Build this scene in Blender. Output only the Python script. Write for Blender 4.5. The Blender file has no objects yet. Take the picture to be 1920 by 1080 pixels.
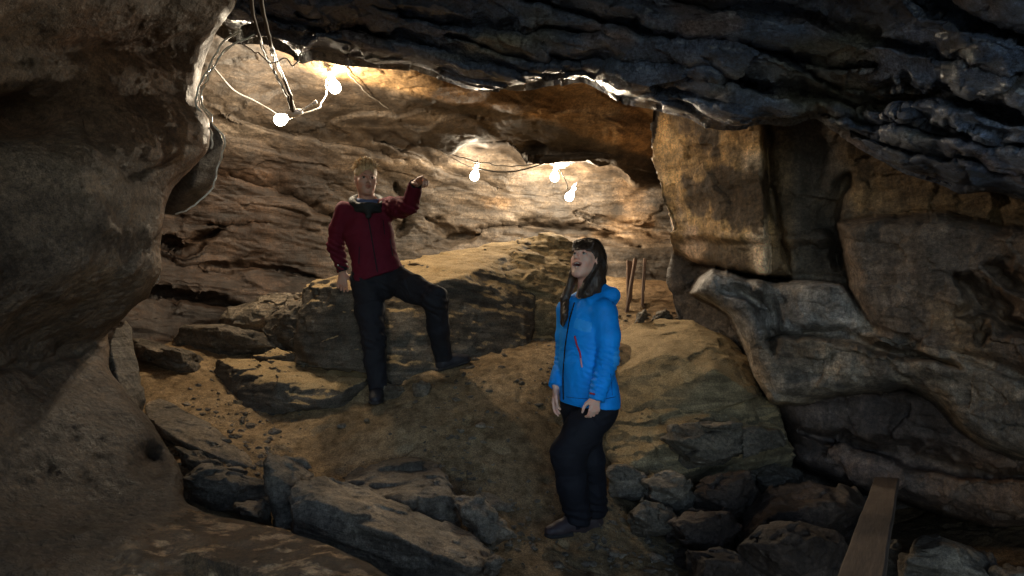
import bpy, math, random
import numpy as np
import openvdb as vdb
from mathutils import Vector, Matrix

random.seed(4); rng = np.random.default_rng(4)
scene = bpy.context.scene
col = scene.collection
RAD = math.radians

# ------------------------------------------------------------------ camera
F = 1280.0                                   # focal length in pixels of the 1920 px wide frame
cam_d = bpy.data.cameras.new('camera'); cam_d.lens = 24.0; cam_d.sensor_width = 36.0
cam_d.clip_start = 0.05; cam_d.clip_end = 300
cam = bpy.data.objects.new('camera', cam_d); col.objects.link(cam)
cam.location = (0, 0, 0); cam.rotation_euler = (RAD(90), 0, 0)
scene.camera = cam

# ------------------------------------------------------------------ world: dim daylight let in through an unseen opening behind the camera
world = bpy.data.worlds.new('World'); scene.world = world; world.use_nodes = True
wn = world.node_tree
bg = next(n for n in wn.nodes if n.type == 'BACKGROUND')
sky = wn.nodes.new('ShaderNodeTexSky'); sky.sky_type = 'NISHITA'; sky.sun_disc = False
sky.sun_elevation = RAD(38); sky.sun_rotation = RAD(0)
wn.links.new(sky.outputs[0], bg.inputs[0]); bg.inputs[1].default_value = 0.15
scene.view_settings.view_transform = 'Standard'; scene.view_settings.look = 'None'
scene.view_settings.exposure = 1.68; scene.view_settings.gamma = 1.0
scene.view_settings.use_curve_mapping = False
scene.cycles.max_bounces = 6; scene.cycles.diffuse_bounces = 4; scene.cycles.glossy_bounces = 3
scene.cycles.transparent_max_bounces = 8; scene.cycles.volume_bounces = 0
scene.cycles.sample_clamp_indirect = 4.0
scene.cycles.caustics_reflective = False; scene.cycles.caustics_refractive = False

FILL_MOUTH = -1.8          # unseen opening behind the viewer, distance set for the sky fill
def P(px, py, d):
    """a point at depth d (metres along the view) seen at pixel (px, py) of the photograph"""
    return np.array([(px - 960.0) / F * d, d, (540.0 - py) / F * d])

# ------------------------------------------------------------------ noise
_r = np.random.default_rng(12345); _PT = _r.permutation(256).astype(np.int32); _PT = np.concatenate([_PT, _PT, _PT])
_G = _r.normal(size=(256, 3)); _G = (_G / np.linalg.norm(_G, axis=1)[:, None] * 1.0).astype(np.float32); _G3 = [np.concatenate([_G[:, k]] * 3) for k in range(3)]
def pn(p, s=0):
    """gradient noise"""
    p = np.asarray(p, dtype=np.float32); f = np.floor(p); i = f.astype(np.int32) & 255; t = p - f
    u = t * t * t * (t * (t * 6 - 15) + 10)
    s = (s * 37) & 255; tx, ty, tz = t[:, 0], t[:, 1], t[:, 2]; ux, uy, uz = u[:, 0], u[:, 1], u[:, 2]
    r = 0.0
    for dx in (0, 1):
        a = _PT[i[:, 0] + dx + s]; wx = ux if dx else 1 - ux
        for dy in (0, 1):
            b = _PT[a + i[:, 1] + dy]; wy = wx * (uy if dy else 1 - uy)
            for dz in (0, 1):
                h = b + i[:, 2] + dz
                r = r + wy * (uz if dz else 1 - uz) * (_G3[0][h] * (tx - dx) + _G3[1][h] * (ty - dy) + _G3[2][h] * (tz - dz))
    return r
def fbm(p, o=4, s=0, g=0.5):
    a = 1.0; r = 0
    for k in range(o):
        r = r + a * pn(p * 2.03 ** k + 17.3 * k, s + k); a *= g
    return r
def ridged(p, o=4, s=0, g=0.5):
    a = 1.0; r = 0
    for k in range(o):
        r = r + a * (1 - 2.2 * np.abs(pn(p * 2.03 ** k + 9.1 * k, s + k))); a *= g
    return r
def facet(p, cell, amp, seed=0, warp=.25, k=1.0):
    """broken faces: each irregular cell of the stone has its own plane"""
    cell = np.asarray(cell, np.float32); q = np.asarray(p, np.float32) / cell; q = q + warp * np.stack([fbm(q * 1.3 + 11 * j, 2, seed + j) for j in range(3)], 1)
    i = np.floor(q - .5).astype(np.int32); qx, qy, qz = q.T; best = np.full(len(q), 1e9, np.float32); cid = np.zeros(len(q), np.int32); rx = np.zeros_like(qx); ry = rx.copy(); rz = rx.copy()
    for dx in (0, 1):
        A = _PT[(i[:, 0] + dx + seed * 31) & 255]
        for dy in (0, 1):
            B = _PT[A + ((i[:, 1] + dy) & 255)]
            for dz in (0, 1):
                h = B + ((i[:, 2] + dz) & 255); h1 = _PT[h]; h2 = _PT[h1 + 71]; h3 = _PT[h2 + 113]
                x = qx - (i[:, 0] + dx + .15 + h1 * .00275); y = qy - (i[:, 1] + dy + .15 + h2 * .00275); z = qz - (i[:, 2] + dz + .15 + h3 * .00275)
                d = x * x + y * y + z * z; m = d < best; best[m] = d[m]; cid[m] = h1[m]; rx[m] = x[m]; ry[m] = y[m]; rz[m] = z[m]
    g1 = _PT[cid + 17] / 127.5 - 1; g2 = _PT[cid + 91] / 127.5 - 1; g3 = _PT[cid + 151] / 127.5 - 1
    return amp * (k * (rx * g1 + ry * g2 + rz * g3) + .5 * (_PT[cid + 203] / 127.5 - 1))
def sstep(a, b, x):
    t = np.clip((x - a) / (b - a), 0, 1); return t * t * (3 - 2 * t)

# ------------------------------------------------------------------ object helpers
def tag(o, label=None, cat=None, group=None, kind=None):
    if label: o['label'] = label
    if cat: o['category'] = cat
    if group: o['group'] = group
    if kind: o['kind'] = kind
    return o
def link(name, me, parent=None, mats=()):
    o = bpy.data.objects.new(name, me); col.objects.link(o)
    for m in (mats if isinstance(mats, (list, tuple)) else [mats]): me.materials.append(m)
    if parent is not None: o.parent = parent
    return o
def mesh_np(name, V, Q, smooth=True, tint=None):
    me = bpy.data.meshes.new(name); V = np.ascontiguousarray(V, np.float32); Q = np.ascontiguousarray(Q, np.int32)
    k = Q.shape[1]
    me.vertices.add(len(V)); me.vertices.foreach_set('co', V.ravel())
    me.loops.add(Q.size); me.loops.foreach_set('vertex_index', Q.ravel())
    me.polygons.add(len(Q)); me.polygons.foreach_set('loop_start', np.arange(0, Q.size, k, dtype=np.int32))
    try: me.polygons.foreach_set('loop_total', np.full(len(Q), k, np.int32))
    except Exception: pass
    me.update(calc_edges=True); me.validate()
    me.polygons.foreach_set('use_smooth', np.full(len(me.polygons), smooth))
    if tint is not None:
        a = me.color_attributes.new('tint', 'FLOAT_COLOR', 'POINT')
        c = np.ones((len(V), 4), np.float32); c[:, :tint.shape[1]] = tint
        a.data.foreach_set('color', c.ravel())
    return me
def empty(name, loc):
    o = bpy.data.objects.new(name, None); col.objects.link(o); o.location = Vector(loc); o.empty_display_size = .1; return o
def grid_normals(G):
    du = np.gradient(G, axis=1); dv = np.gradient(G, axis=0)
    n = np.cross(du, dv); n /= np.linalg.norm(n, axis=2, keepdims=True) + 1e-9
    return n
def grid_quads(h, w, flip=False):
    i = np.arange(h * w).reshape(h, w)
    q = np.stack([i[:-1, :-1], i[1:, :-1], i[1:, 1:], i[:-1, 1:]], -1).reshape(-1, 4)
    return q[:, ::-1] if flip else q

# ------------------------------------------------------------------ interpolation
def rbf(ctrl, scale=1000.0):
    """thin plate spline through (x, y, value) rows"""
    c = np.array(ctrl, float); X = c[:, :2] / scale; n = len(X)
    r = np.linalg.norm(X[:, None] - X[None], axis=2)
    K = np.where(r > 0, r * r * np.log(r + 1e-12), 0) + 1e-4 * np.eye(n)
    A = np.zeros((n + 3, n + 3)); A[:n, :n] = K; A[:n, n] = 1; A[:n, n + 1:] = X; A[n, :n] = 1; A[n + 1:, :n] = X.T
    w = np.linalg.solve(A, np.r_[c[:, 2], 0, 0, 0])
    def f(x, y):
        sh = np.shape(x); x = np.ravel(x) / scale; y = np.ravel(y) / scale
        out = w[n] + w[n + 1] * x + w[n + 2] * y
        for k in range(n):
            r2 = (x - X[k, 0]) ** 2 + (y - X[k, 1]) ** 2
            out = out + w[k] * 0.5 * r2 * np.log(r2 + 1e-20)
        return out.reshape(sh)
    return f
def curve(pts, smooth=True):
    """single-valued curve through (t, value) rows, monotone piecewise cubic"""
    a = np.array(pts, float); x, y = a[:, 0], a[:, 1]
    h = np.diff(x); s = np.diff(y) / h; m = np.zeros(len(x))
    for i in range(1, len(x) - 1):
        m[i] = 0 if s[i - 1] * s[i] <= 0 else 2 * s[i - 1] * s[i] / (s[i - 1] + s[i])
    m[0], m[-1] = s[0], s[-1]
    def f(t):
        t = np.asarray(t, float); tc = np.clip(t, x[0], x[-1]); k = np.clip(np.searchsorted(x, tc) - 1, 0, len(h) - 1)
        u = (tc - x[k]) / h[k]
        return (y[k] * (2 * u**3 - 3 * u**2 + 1) + h[k] * m[k] * (u**3 - 2 * u**2 + u) + y[k + 1] * (3 * u**2 - 2 * u**3) + h[k] * m[k + 1] * (u**3 - u**2))
    return f
def seg_dist(X, Y, poly, closed=False):
    """distance to a polyline and on which side (positive = left of the direction of travel)"""
    pts = list(poly) + ([poly[0]] if closed else [])
    best = np.full(X.shape, 1e9); side = np.zeros(X.shape); tt = np.zeros(X.shape); n = len(pts) - 1
    for k in range(n):
        ax, ay = pts[k][:2]; bx, by = pts[k + 1][:2]; dx, dy = bx - ax, by - ay
        t = np.clip(((X - ax) * dx + (Y - ay) * dy) / (dx * dx + dy * dy + 1e-9), 0, 1)
        qx = X - ax - t * dx; qy = Y - ay - t * dy; d = np.sqrt(qx * qx + qy * qy)
        m = d < best; best = np.where(m, d, best)
        side = np.where(m, np.sign(dx * (Y - ay) - dy * (X - ax)), side); tt = np.where(m, (k + t) / n, tt)
    return best, side, tt
def inside(X, Y, poly):
    c = np.zeros(X.shape, bool); n = len(poly)
    for i in range(n):
        x1, y1 = poly[i]; x2, y2 = poly[(i + 1) % n]
        c ^= ((y1 > Y) != (y2 > Y)) & (X < (x2 - x1) * (Y - y1) / (y2 - y1 + 1e-12) + x1)
    return c
def mass(X, Y, poly, plane, R, r, wob=6.0, seed=0):
    """depth of a rounded rock mass with this outline: plane(X, Y) with its rim (R px wide) turning r metres back; infinite outside"""
    q = np.stack([X.ravel() / 40, Y.ravel() / 40, np.full(X.size, seed * 7.7)], 1)
    wx = (fbm(q, 4, seed) * wob).reshape(X.shape); wy = (fbm(q + 5.5, 4, seed + 9) * wob).reshape(X.shape)
    X2, Y2 = X + wx, Y + wy
    d, _, _ = seg_dist(X2, Y2, poly, True); ins = inside(X2, Y2, poly)
    t = np.clip(d / R, 0, 1)
    z = plane(X, Y) + r * (1 - np.sqrt(np.clip(1 - (1 - t) ** 2, 0, 1)))
    return np.where(ins, z, 1e3), ins
def plane3(a, b, c):
    """depth as a plane in pixel space through three (px, py, d)"""
    A = np.array([[a[0], a[1], 1], [b[0], b[1], 1], [c[0], c[1], 1]], float); k = np.linalg.solve(A, [a[2], b[2], c[2]])
    return lambda X, Y: k[0] * X + k[1] * Y + k[2]
def groove(X, Y, poly, w, depth, taper=True, up=3.0, seed=1):
    """a crack: deep at the line, closing fast on its lower side and slowly on its upper one"""
    q = np.stack([X.ravel() / 55, Y.ravel() / 55, np.full(X.size, seed * 3.1)], 1)
    wb = (fbm(q, 4, seed) * 12).reshape(X.shape)
    d, s, t = seg_dist(X, Y + wb, poly)
    ww = w * (np.sin(np.pi * np.clip(t, 0.02, .98)) ** .5 if taper else 1)
    ww = ww * (0.6 + 0.8 * np.abs((fbm(q * .7 + 3, 3, seed + 3)).reshape(X.shape)) * 2)
    k = np.where(s < 0, d / (ww * up), d / ww)
    return depth * np.exp(-k ** 2)

# ------------------------------------------------------------------ materials
class NT:
    def __init__(s, name):
        s.m = bpy.data.materials.new(name); s.m.use_nodes = True; s.t = s.m.node_tree; s.t.nodes.clear()
        s.out = s.n('ShaderNodeOutputMaterial'); s.b = s.n('ShaderNodeBsdfPrincipled'); s.l(s.b.outputs[0], s.out.inputs[0])
    def n(s, ty, **kw):
        x = s.t.nodes.new(ty)
        for k, v in kw.items(): setattr(x, k, v)
        return x
    def l(s, a, b): s.t.links.new(a, b)
    def coord(s, scale=(1, 1, 1), rot=(0, 0, 0), src='Object'):
        c = s.n('ShaderNodeTexCoord'); m = s.n('ShaderNodeMapping'); m.inputs['Scale'].default_value = scale; m.inputs['Rotation'].default_value = rot
        s.l(c.outputs[src], m.inputs[0]); return m.outputs[0]
    def noise(s, vec, scale, det=6, rough=.6, dist=0):
        x = s.n('ShaderNodeTexNoise'); x.inputs['Scale'].default_value = scale; x.inputs['Detail'].default_value = det
        x.inputs['Roughness'].default_value = rough; x.inputs['Distortion'].default_value = dist; s.l(vec, x.inputs['Vector']); return x.outputs['Fac']
    def ramp(s, fac, stops, interp='LINEAR'):
        r = s.n('ShaderNodeValToRGB'); r.color_ramp.interpolation = interp; e = r.color_ramp.elements
        while len(e) < len(stops): e.new(.5)
        for k, (p, c) in enumerate(stops):
            e[k].position = p; e[k].color = (*c, 1) if len(c) == 3 else c
        s.l(fac, r.inputs[0]); return r.outputs[0]
    def mix(s, a, b, fac, mode='MIX'):
        x = s.n('ShaderNodeMix', data_type='RGBA', blend_type=mode)
        for v, k in ((fac, 0), (a, 6), (b, 7)):
            if isinstance(v, (int, float)): x.inputs[k].default_value = v
            elif isinstance(v, tuple): x.inputs[k].default_value = (*v, 1)
            else: s.l(v, x.inputs[k])
        return x.outputs[2]
    def math(s, op, a, b=0.0):
        x = s.n('ShaderNodeMath', operation=op)
        for v, k in ((a, 0), (b, 1)):
            if isinstance(v, (int, float)): x.inputs[k].default_value = v
            else: s.l(v, x.inputs[k])
        return x.outputs[0]
    def maprange(s, v, a, b, c, d):
        x = s.n('ShaderNodeMapRange'); s.l(v, x.inputs[0])
        for k, q in zip((1, 2, 3, 4), (a, b, c, d)): x.inputs[k].default_value = q
        return x.outputs[0]
    def bump(s, h, strength, dist=.02, nrm=None):
        x = s.n('ShaderNodeBump'); x.inputs['Strength'].default_value = strength; x.inputs['Distance'].default_value = dist
        s.l(h, x.inputs['Height'])
        if nrm is not None: s.l(nrm, x.inputs['Normal'])
        return x.outputs[0]
    def seth(s, **kw):
        for k, v in kw.items():
            i = s.b.inputs[k.replace('_', ' ')]
            if isinstance(v, (int, float)): i.default_value = v
            elif isinstance(v, tuple): i.default_value = (*v, 1) if len(v) == 3 else v
            else: s.l(v, i)
        return s.m

def rock_mat(name, c0, c1, c2, strata=(0, RAD(12), 0), stretch=(1, 1, 7), sscale=1.2, rough=(.45, .8), bump=.6, bscale=22, pit=.0, spec=.5, tint=True, fine=1.0, coat=0.0, streak=0.0):
    t = NT(name)
    v = t.coord(); vs = t.coord(scale=stretch, rot=strata)
    big = t.noise(v, 1.1, 5, .6); med = t.noise(v, 6, 6, .65); st = t.noise(vs, sscale, 7, .65, .6); fin = t.noise(v, 45, 5, .7)
    c = t.ramp(st, [(.30, c0), (.5, c1), (.70, c2)])
    c = t.mix(c, t.ramp(big, [(.32, (.45, .42, .40)), (.5, (.95, .95, .95)), (.68, (1.6, 1.5, 1.35))]), .8, 'MULTIPLY')
    c = t.mix(c, t.ramp(med, [(.34, (.42, .41, .40)), (.52, (1.0, 1.0, 1.0)), (.68, (1.6, 1.55, 1.48))]), .75, 'MULTIPLY')
    c = t.mix(c, t.ramp(fin, [(.36, (.45, .45, .45)), (.64, (1.6, 1.6, 1.6))]), min(1.0, .75 * fine), 'MULTIPLY')
    c = t.mix(c, t.ramp(t.noise(v, 170, 3, .8), [(.36, (.42, .42, .42)), (.64, (1.7, 1.68, 1.65))]), .6, 'MULTIPLY')
    if streak:
        sv = t.coord(scale=(9, 9, .9)); sk = t.noise(sv, 1.6, 6, .7)
        c = t.mix(c, t.ramp(sk, [(.35, (.45, .42, .4)), (.5, (1, 1, 1)), (.68, (1.7, 1.65, 1.6))]), streak, 'MULTIPLY')
    if tint:
        a = t.n('ShaderNodeAttribute', attribute_name='tint'); c = t.mix(c, a.outputs['Color'], 1.0, 'MULTIPLY')
    rg = t.maprange(t.noise(v, 9, 5, .7), .35, .65, rough[0], rough[1])
    if tint:
        dry = a.outputs['Alpha']; rg = t.math('ADD', t.math('MULTIPLY', rg, dry), t.math('MULTIPLY', t.math('SUBTRACT', 1.0, dry), .14))
    h = t.math('ADD', t.math('MULTIPLY', t.noise(v, bscale, 8, .72), .5), t.math('MULTIPLY', st, .9))
    h = t.math('ADD', h, t.math('MULTIPLY', t.noise(v, bscale * 4.2, 4, .7), .16 * fine))
    if pit:
        vo = t.n('ShaderNodeTexVoronoi'); vo.inputs['Scale'].default_value = 26; t.l(v, vo.inputs['Vector'])
        h = t.math('ADD', h, t.math('MULTIPLY', t.math('MINIMUM', vo.outputs[0], .45), pit))
    nb = t.bump(h, bump, .05)
    t.seth(Base_Color=c, Roughness=rg, Normal=nb); t.b.inputs['Specular IOR Level'].default_value = spec
    if coat: t.b.inputs['Coat Weight'].default_value = coat; t.b.inputs['Coat Roughness'].default_value = .25
    return t.m

M = {}
M['left'] = rock_mat('smooth_left_rock', (.125, .097, .074), (.18, .143, .112), (.255, .208, .165), strata=(0, RAD(-14), 0), stretch=(1, 1, 3.2), sscale=.9, rough=(.34, .6), bump=.95, bscale=34, pit=.35, spec=.45)
M['ceil'] = rock_mat('wet_dark_schist', (.075, .077, .083), (.135, .138, .147), (.24, .235, .235), strata=(0, RAD(13), 0), stretch=(1, 1, 6), sscale=1.5, rough=(.25, .5), bump=1.0, bscale=60, spec=1.0, fine=1.3, coat=.35)
M['back'] = rock_mat('banded_marble', (.034, .026, .019), (.078, .061, .046), (.175, .142, .11), strata=(0, RAD(11), 0), stretch=(1, 1, 8), sscale=1.1, rough=(.4, .75), bump=.55, bscale=14, spec=.4)
M['right'] = rock_mat('stained_marble', (.12, .10, .082), (.22, .187, .155), (.36, .32, .275), strata=(0, RAD(9), 0), stretch=(1, 1, 3), sscale=1.6, rough=(.4, .75), bump=.7, bscale=18, spec=.45, streak=.65)
M['boulder'] = rock_mat('boulder_stone', (.060, .050, .038), (.11, .092, .070), (.18, .15, .115), strata=(0, RAD(-8), RAD(20)), stretch=(1, 1, 5), sscale=2.0, rough=(.55, .9), bump=.8, bscale=20, spec=.3, tint=False)
M['slab'] = rock_mat('slab_stone', (.10, .083, .062), (.165, .138, .105), (.24, .20, .15), strata=(0, RAD(22), RAD(20)), stretch=(1, 1, 6), sscale=2.4, rough=(.5, .85), bump=.7, bscale=24, spec=.35, tint=False)
M['rust'] = rock_mat('rusty_rubble', (.040, .028, .021), (.075, .053, .040), (.12, .088, .068), strata=(0, RAD(8), 0), stretch=(1, 1, 2), sscale=3, rough=(.5, .85), bump=.8, bscale=26, spec=.3, tint=False)

def sand_mat():
    t = NT('trodden_sand'); v = t.coord()
    c = t.ramp(t.noise(v, 1.7, 6, .6), [(.3, (.175, .118, .062)), (.5, (.29, .203, .113)), (.7, (.37, .27, .16))])
    c = t.mix(c, t.ramp(t.noise(v, 14, 6, .7), [(.36, (.42, .40, .36)), (.55, (1.05, 1.05, 1.05)), (.68, (1.5, 1.46, 1.35))]), .8, 'MULTIPLY')
    c = t.mix(c, t.ramp(t.noise(v, 110, 4, .85), [(.37, (.40, .40, .40)), (.63, (1.65, 1.62, 1.55))]), .8, 'MULTIPLY')
    a = t.n('ShaderNodeAttribute', attribute_name='tint'); c = t.mix(c, a.outputs['Color'], 1.0, 'MULTIPLY')
    h = t.math('ADD', t.math('MULTIPLY', t.noise(v, 11, 8, .72), 1.0), t.math('MULTIPLY', t.noise(v, 70, 4, .7), .3))
    t.seth(Base_Color=c, Roughness=.92, Normal=t.bump(h, .6, .05)); t.b.inputs['Specular IOR Level'].default_value = .2
    return t.m
M['sand'] = sand_mat()
def sandy_rock(name, base0, base1):
    """stone with sand lying on its upward faces"""
    t = NT(name); v = t.coord(); vs = t.coord(scale=(1, 1, 7), rot=(0, RAD(-6), 0))
    g = t.n('ShaderNodeNewGeometry'); sx = t.n('ShaderNodeSeparateXYZ'); t.l(g.outputs['Normal'], sx.inputs[0])
    st = t.noise(vs, 1.8, 7, .68, .5)
    c = t.ramp(st, [(.36, base0), (.5, base1), (.64, tuple(x * 1.7 for x in base1))])
    c = t.mix(c, t.ramp(t.noise(v, 7, 6, .65), [(.3, (.5, .5, .5)), (.7, (1.5, 1.45, 1.4))]), .7, 'MULTIPLY')
    s = t.ramp(t.noise(v, 6, 6, .7), [(.3, (.25, .175, .085)), (.7, (.46, .335, .18))])
    m = t.math('ADD', sx.outputs[2], t.math('MULTIPLY', t.math('SUBTRACT', t.noise(v, 5, 6, .7), .5), .9))
    m = t.maprange(m, .60, .74, 0, 1)
    c = t.mix(c, s, m)
    c = t.mix(c, t.ramp(t.noise(v, 95, 5, .85), [(.37, (.40, .40, .40)), (.63, (1.65, 1.62, 1.55))]), .8, 'MULTIPLY')
    h = t.math('ADD', t.math('MULTIPLY', t.noise(v, 18, 8, .72), .8), t.math('MULTIPLY', st, .8))
    t.seth(Base_Color=c, Roughness=.85, Normal=t.bump(h, .6, .05)); t.b.inputs['Specular IOR Level'].default_value = .25
    return t.m
M['sandy'] = sandy_rock('sand_topped_stone', (.045, .040, .034), (.085, .074, .060))
M['earthy'] = sandy_rock('earth_covered_stone', (.11, .085, .05), (.18, .14, .082))

# ================================================================== CAVE WALLS (relief sheets that bend round behind their own edges)
def strata_disp(p, tilt, amp, freq, s=0):
    """ledges: steps of the rock along a tilted axis, warped by noise"""
    ax = np.array([math.sin(tilt), 0.12, math.cos(tilt)])
    w = p @ ax + .12 * fbm(p * .9, 3, s + 40)
    q = np.stack([p @ np.array([math.cos(tilt), 0, -math.sin(tilt)]) * .35, p[:, 1] * .35, w * freq], 1)
    return amp * fbm(q, 5, s, .55)

# ---- left wall: rows follow the outline
rim = curve([(-500, 560), (-200, 500), (0, 445), (60, 408), (120, 382), (180, 367), (235, 392), (275, 392), (320, 352), (360, 322), (400, 308), (450, 301), (500, 304), (545, 285), (590, 242), (635, 205), (690, 208), (745, 240), (790, 275), (840, 312), (890, 342), (935, 350), (960, 400), (990, 520), (1030, 630), (1080, 735), (1150, 870), (1300, 1100), (1600, 1400)])
rimd = curve([(-500, 2.8), (-200, 3.2), (0, 3.5), (180, 3.6), (320, 3.5), (500, 3.45), (635, 3.5), (760, 3.3), (900, 3.0), (960, 2.8), (1080, 2.45), (1300, 2.0), (1600, 1.6)])
def left_wall():
    pys = np.r_[np.linspace(-520, -60, 60), np.linspace(-56, 1140, 520), np.linspace(1150, 1600, 50)]
    U = np.r_[np.linspace(0, 1, 300) ** .85]
    R = rim(pys); D = rimd(pys)
    dl = curve([(-500, 1.9), (0, 2.7), (250, 2.9), (540, 2.7), (640, 2.85), (700, 3.05), (850, 3.35), (1000, 3.4), (1080, 3.2), (1600, 2.2)])(pys)
    pxl = -420.0
    u, R2 = np.meshgrid(U, R); _, D2 = np.meshgrid(U, D); _, DL = np.meshgrid(U, dl); _, PY = np.meshgrid(U, pys)
    PX = pxl + (R2 - pxl) * u
    d = DL * .62 + (D2 - DL * .62) * (u ** 1.15)
    # big soft forms: a hollow at upper left, belly in the middle, dark undercut low down, and a shelf with a flat top at the bottom
    def blob(cx, cy, sx, sy, a): return a * np.exp(-((PX - cx) / sx) ** 2 - ((PY - cy) / sy) ** 2)
    d += blob(20, 230, 120, 55, .30) + blob(215, 90, 260, 40, .10) + blob(180, 420, 150, 170, -.22) + blob(120, 880, 150, 130, .08) + blob(330, 770, 60, 60, .12)
    d += blob(150, 660, 150, 30, .10) + blob(290, 860, 28, 28, .22)
    d += groove(PX, PY, [(-100, 700), (60, 690), (130, 660), (215, 630), (260, 590)], 9, .07, up=2.2)
    d += groove(PX, PY, [(150, 220), (165, 270), (240, 330), (330, 300)], 10, .03)
    # shelf: its top lies level, so depth shrinks quickly towards the viewer
    sh = sstep(925, 970, PY) * sstep(290, 420, PX)
    zt = -.91 - .02 * np.sin(PX / 60)
    rimy = 955 + (PX - 400) * .345
    dlev = np.clip(zt * F / (540 - np.minimum(PY, rimy + 95) - 1e-3), 1.2, 3.2)
    d = d * (1 - sh) + sh * dlev
    # edge rounding
    e = np.clip((R2 - PX) / 26, 0, 1); lip = .13 * (1 - sh * .5)
    d += lip * (1 - np.sqrt(np.clip(1 - (1 - e) ** 2, 0, 1)))
    G = np.stack([(PX - 960) / F * d, d, (540 - PY) / F * d], -1)
    # wrap behind
    last = G[:, -1]; back = []
    for k in range(1, 26):
        t = k / 25; dd = D + lip[:, -1] + .1 * t + 1.6 * t ** 1.2; px = R - 4 - 330 * t ** 1.3
        back.append(np.stack([(px - 960) / F * dd, dd, (540 - pys) / F * dd], -1))
    G = np.concatenate([G, np.stack(back, 1)], 1)
    # towards the unseen fill opening behind the viewer
    first = G[:, 0]; ext = []
    for k in range(24, 0, -1):
        t = k / 24; tgt = np.stack([np.full(len(pys), -2.3), np.full(len(pys), FILL_MOUTH), first[:, 2] * 2.2], -1)
        ext.append(first * (1 - t) + tgt * t)
    G = np.concatenate([np.stack(ext, 1), G], 1)
    h, w = G.shape[:2]; N = grid_normals(G); p = G.reshape(-1, 3)
    a = .07 * fbm(p * 1.3, 4, 3) + .018 * fbm(p * 7, 4, 5) + strata_disp(p, -.3, .022, 2.4, 8)
    pit = np.minimum(0, fbm(p * np.array([9, 9, 7]), 3, 21) + .1) * .05 * sstep(-.1, .3, fbm(p * .9, 2, 77) + .15) * sstep(-.6, -.2, p[:, 2])
    e1 = np.ones((h, w)); e1[:, -25:] = .3; e1[:, 24:-25] = .45 + .55 * np.clip((R2 - PX) / 110, 0, 1)
    G = (p + N.reshape(-1, 3) * ((a + pit) * e1.ravel())[:, None]).reshape(h, w, 3)
    p = G.reshape(-1, 3); k = fbm(p * np.array([1, 1, 1.6]), 4, 61)[:, None]; z = p[:, 2:3]
    rust = sstep(.0, .5, k + .2) * sstep(.1, .6, z) * (1 - sstep(1.1, 1.5, z))
    tint = np.ones((len(p), 3)) * (1.08, .94, .80)
    tint = tint * (1 - rust) + rust * np.array([1.25, .85, .6])
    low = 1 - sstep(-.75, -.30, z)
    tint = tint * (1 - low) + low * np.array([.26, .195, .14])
    glint_crust = sstep(.08, .3, fbm(p * np.array([9, 14, 9]), 4, 66))[:, None]; shf = sstep(-1.03, -.97, z) * (1 - sstep(-.86, -.80, z)) * sstep(-1.45, -1.25, p[:, :1]) * (p[:, 1:2] > 1.8); tint = tint * (1 - shf) + shf * (np.array([[.62, .50, .36]]) * (1 - glint_crust) + np.array([[2.6, 2.2, 1.6]]) * glint_crust)  # shelf top lightened; pale mineral spots painted bright for its glints
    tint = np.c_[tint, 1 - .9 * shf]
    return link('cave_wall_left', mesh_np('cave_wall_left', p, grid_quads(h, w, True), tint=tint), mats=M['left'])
lw = left_wall(); tag(lw, 'smooth bulging brown rock wall filling the left side with a glinting rim', kind='structure')

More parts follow.
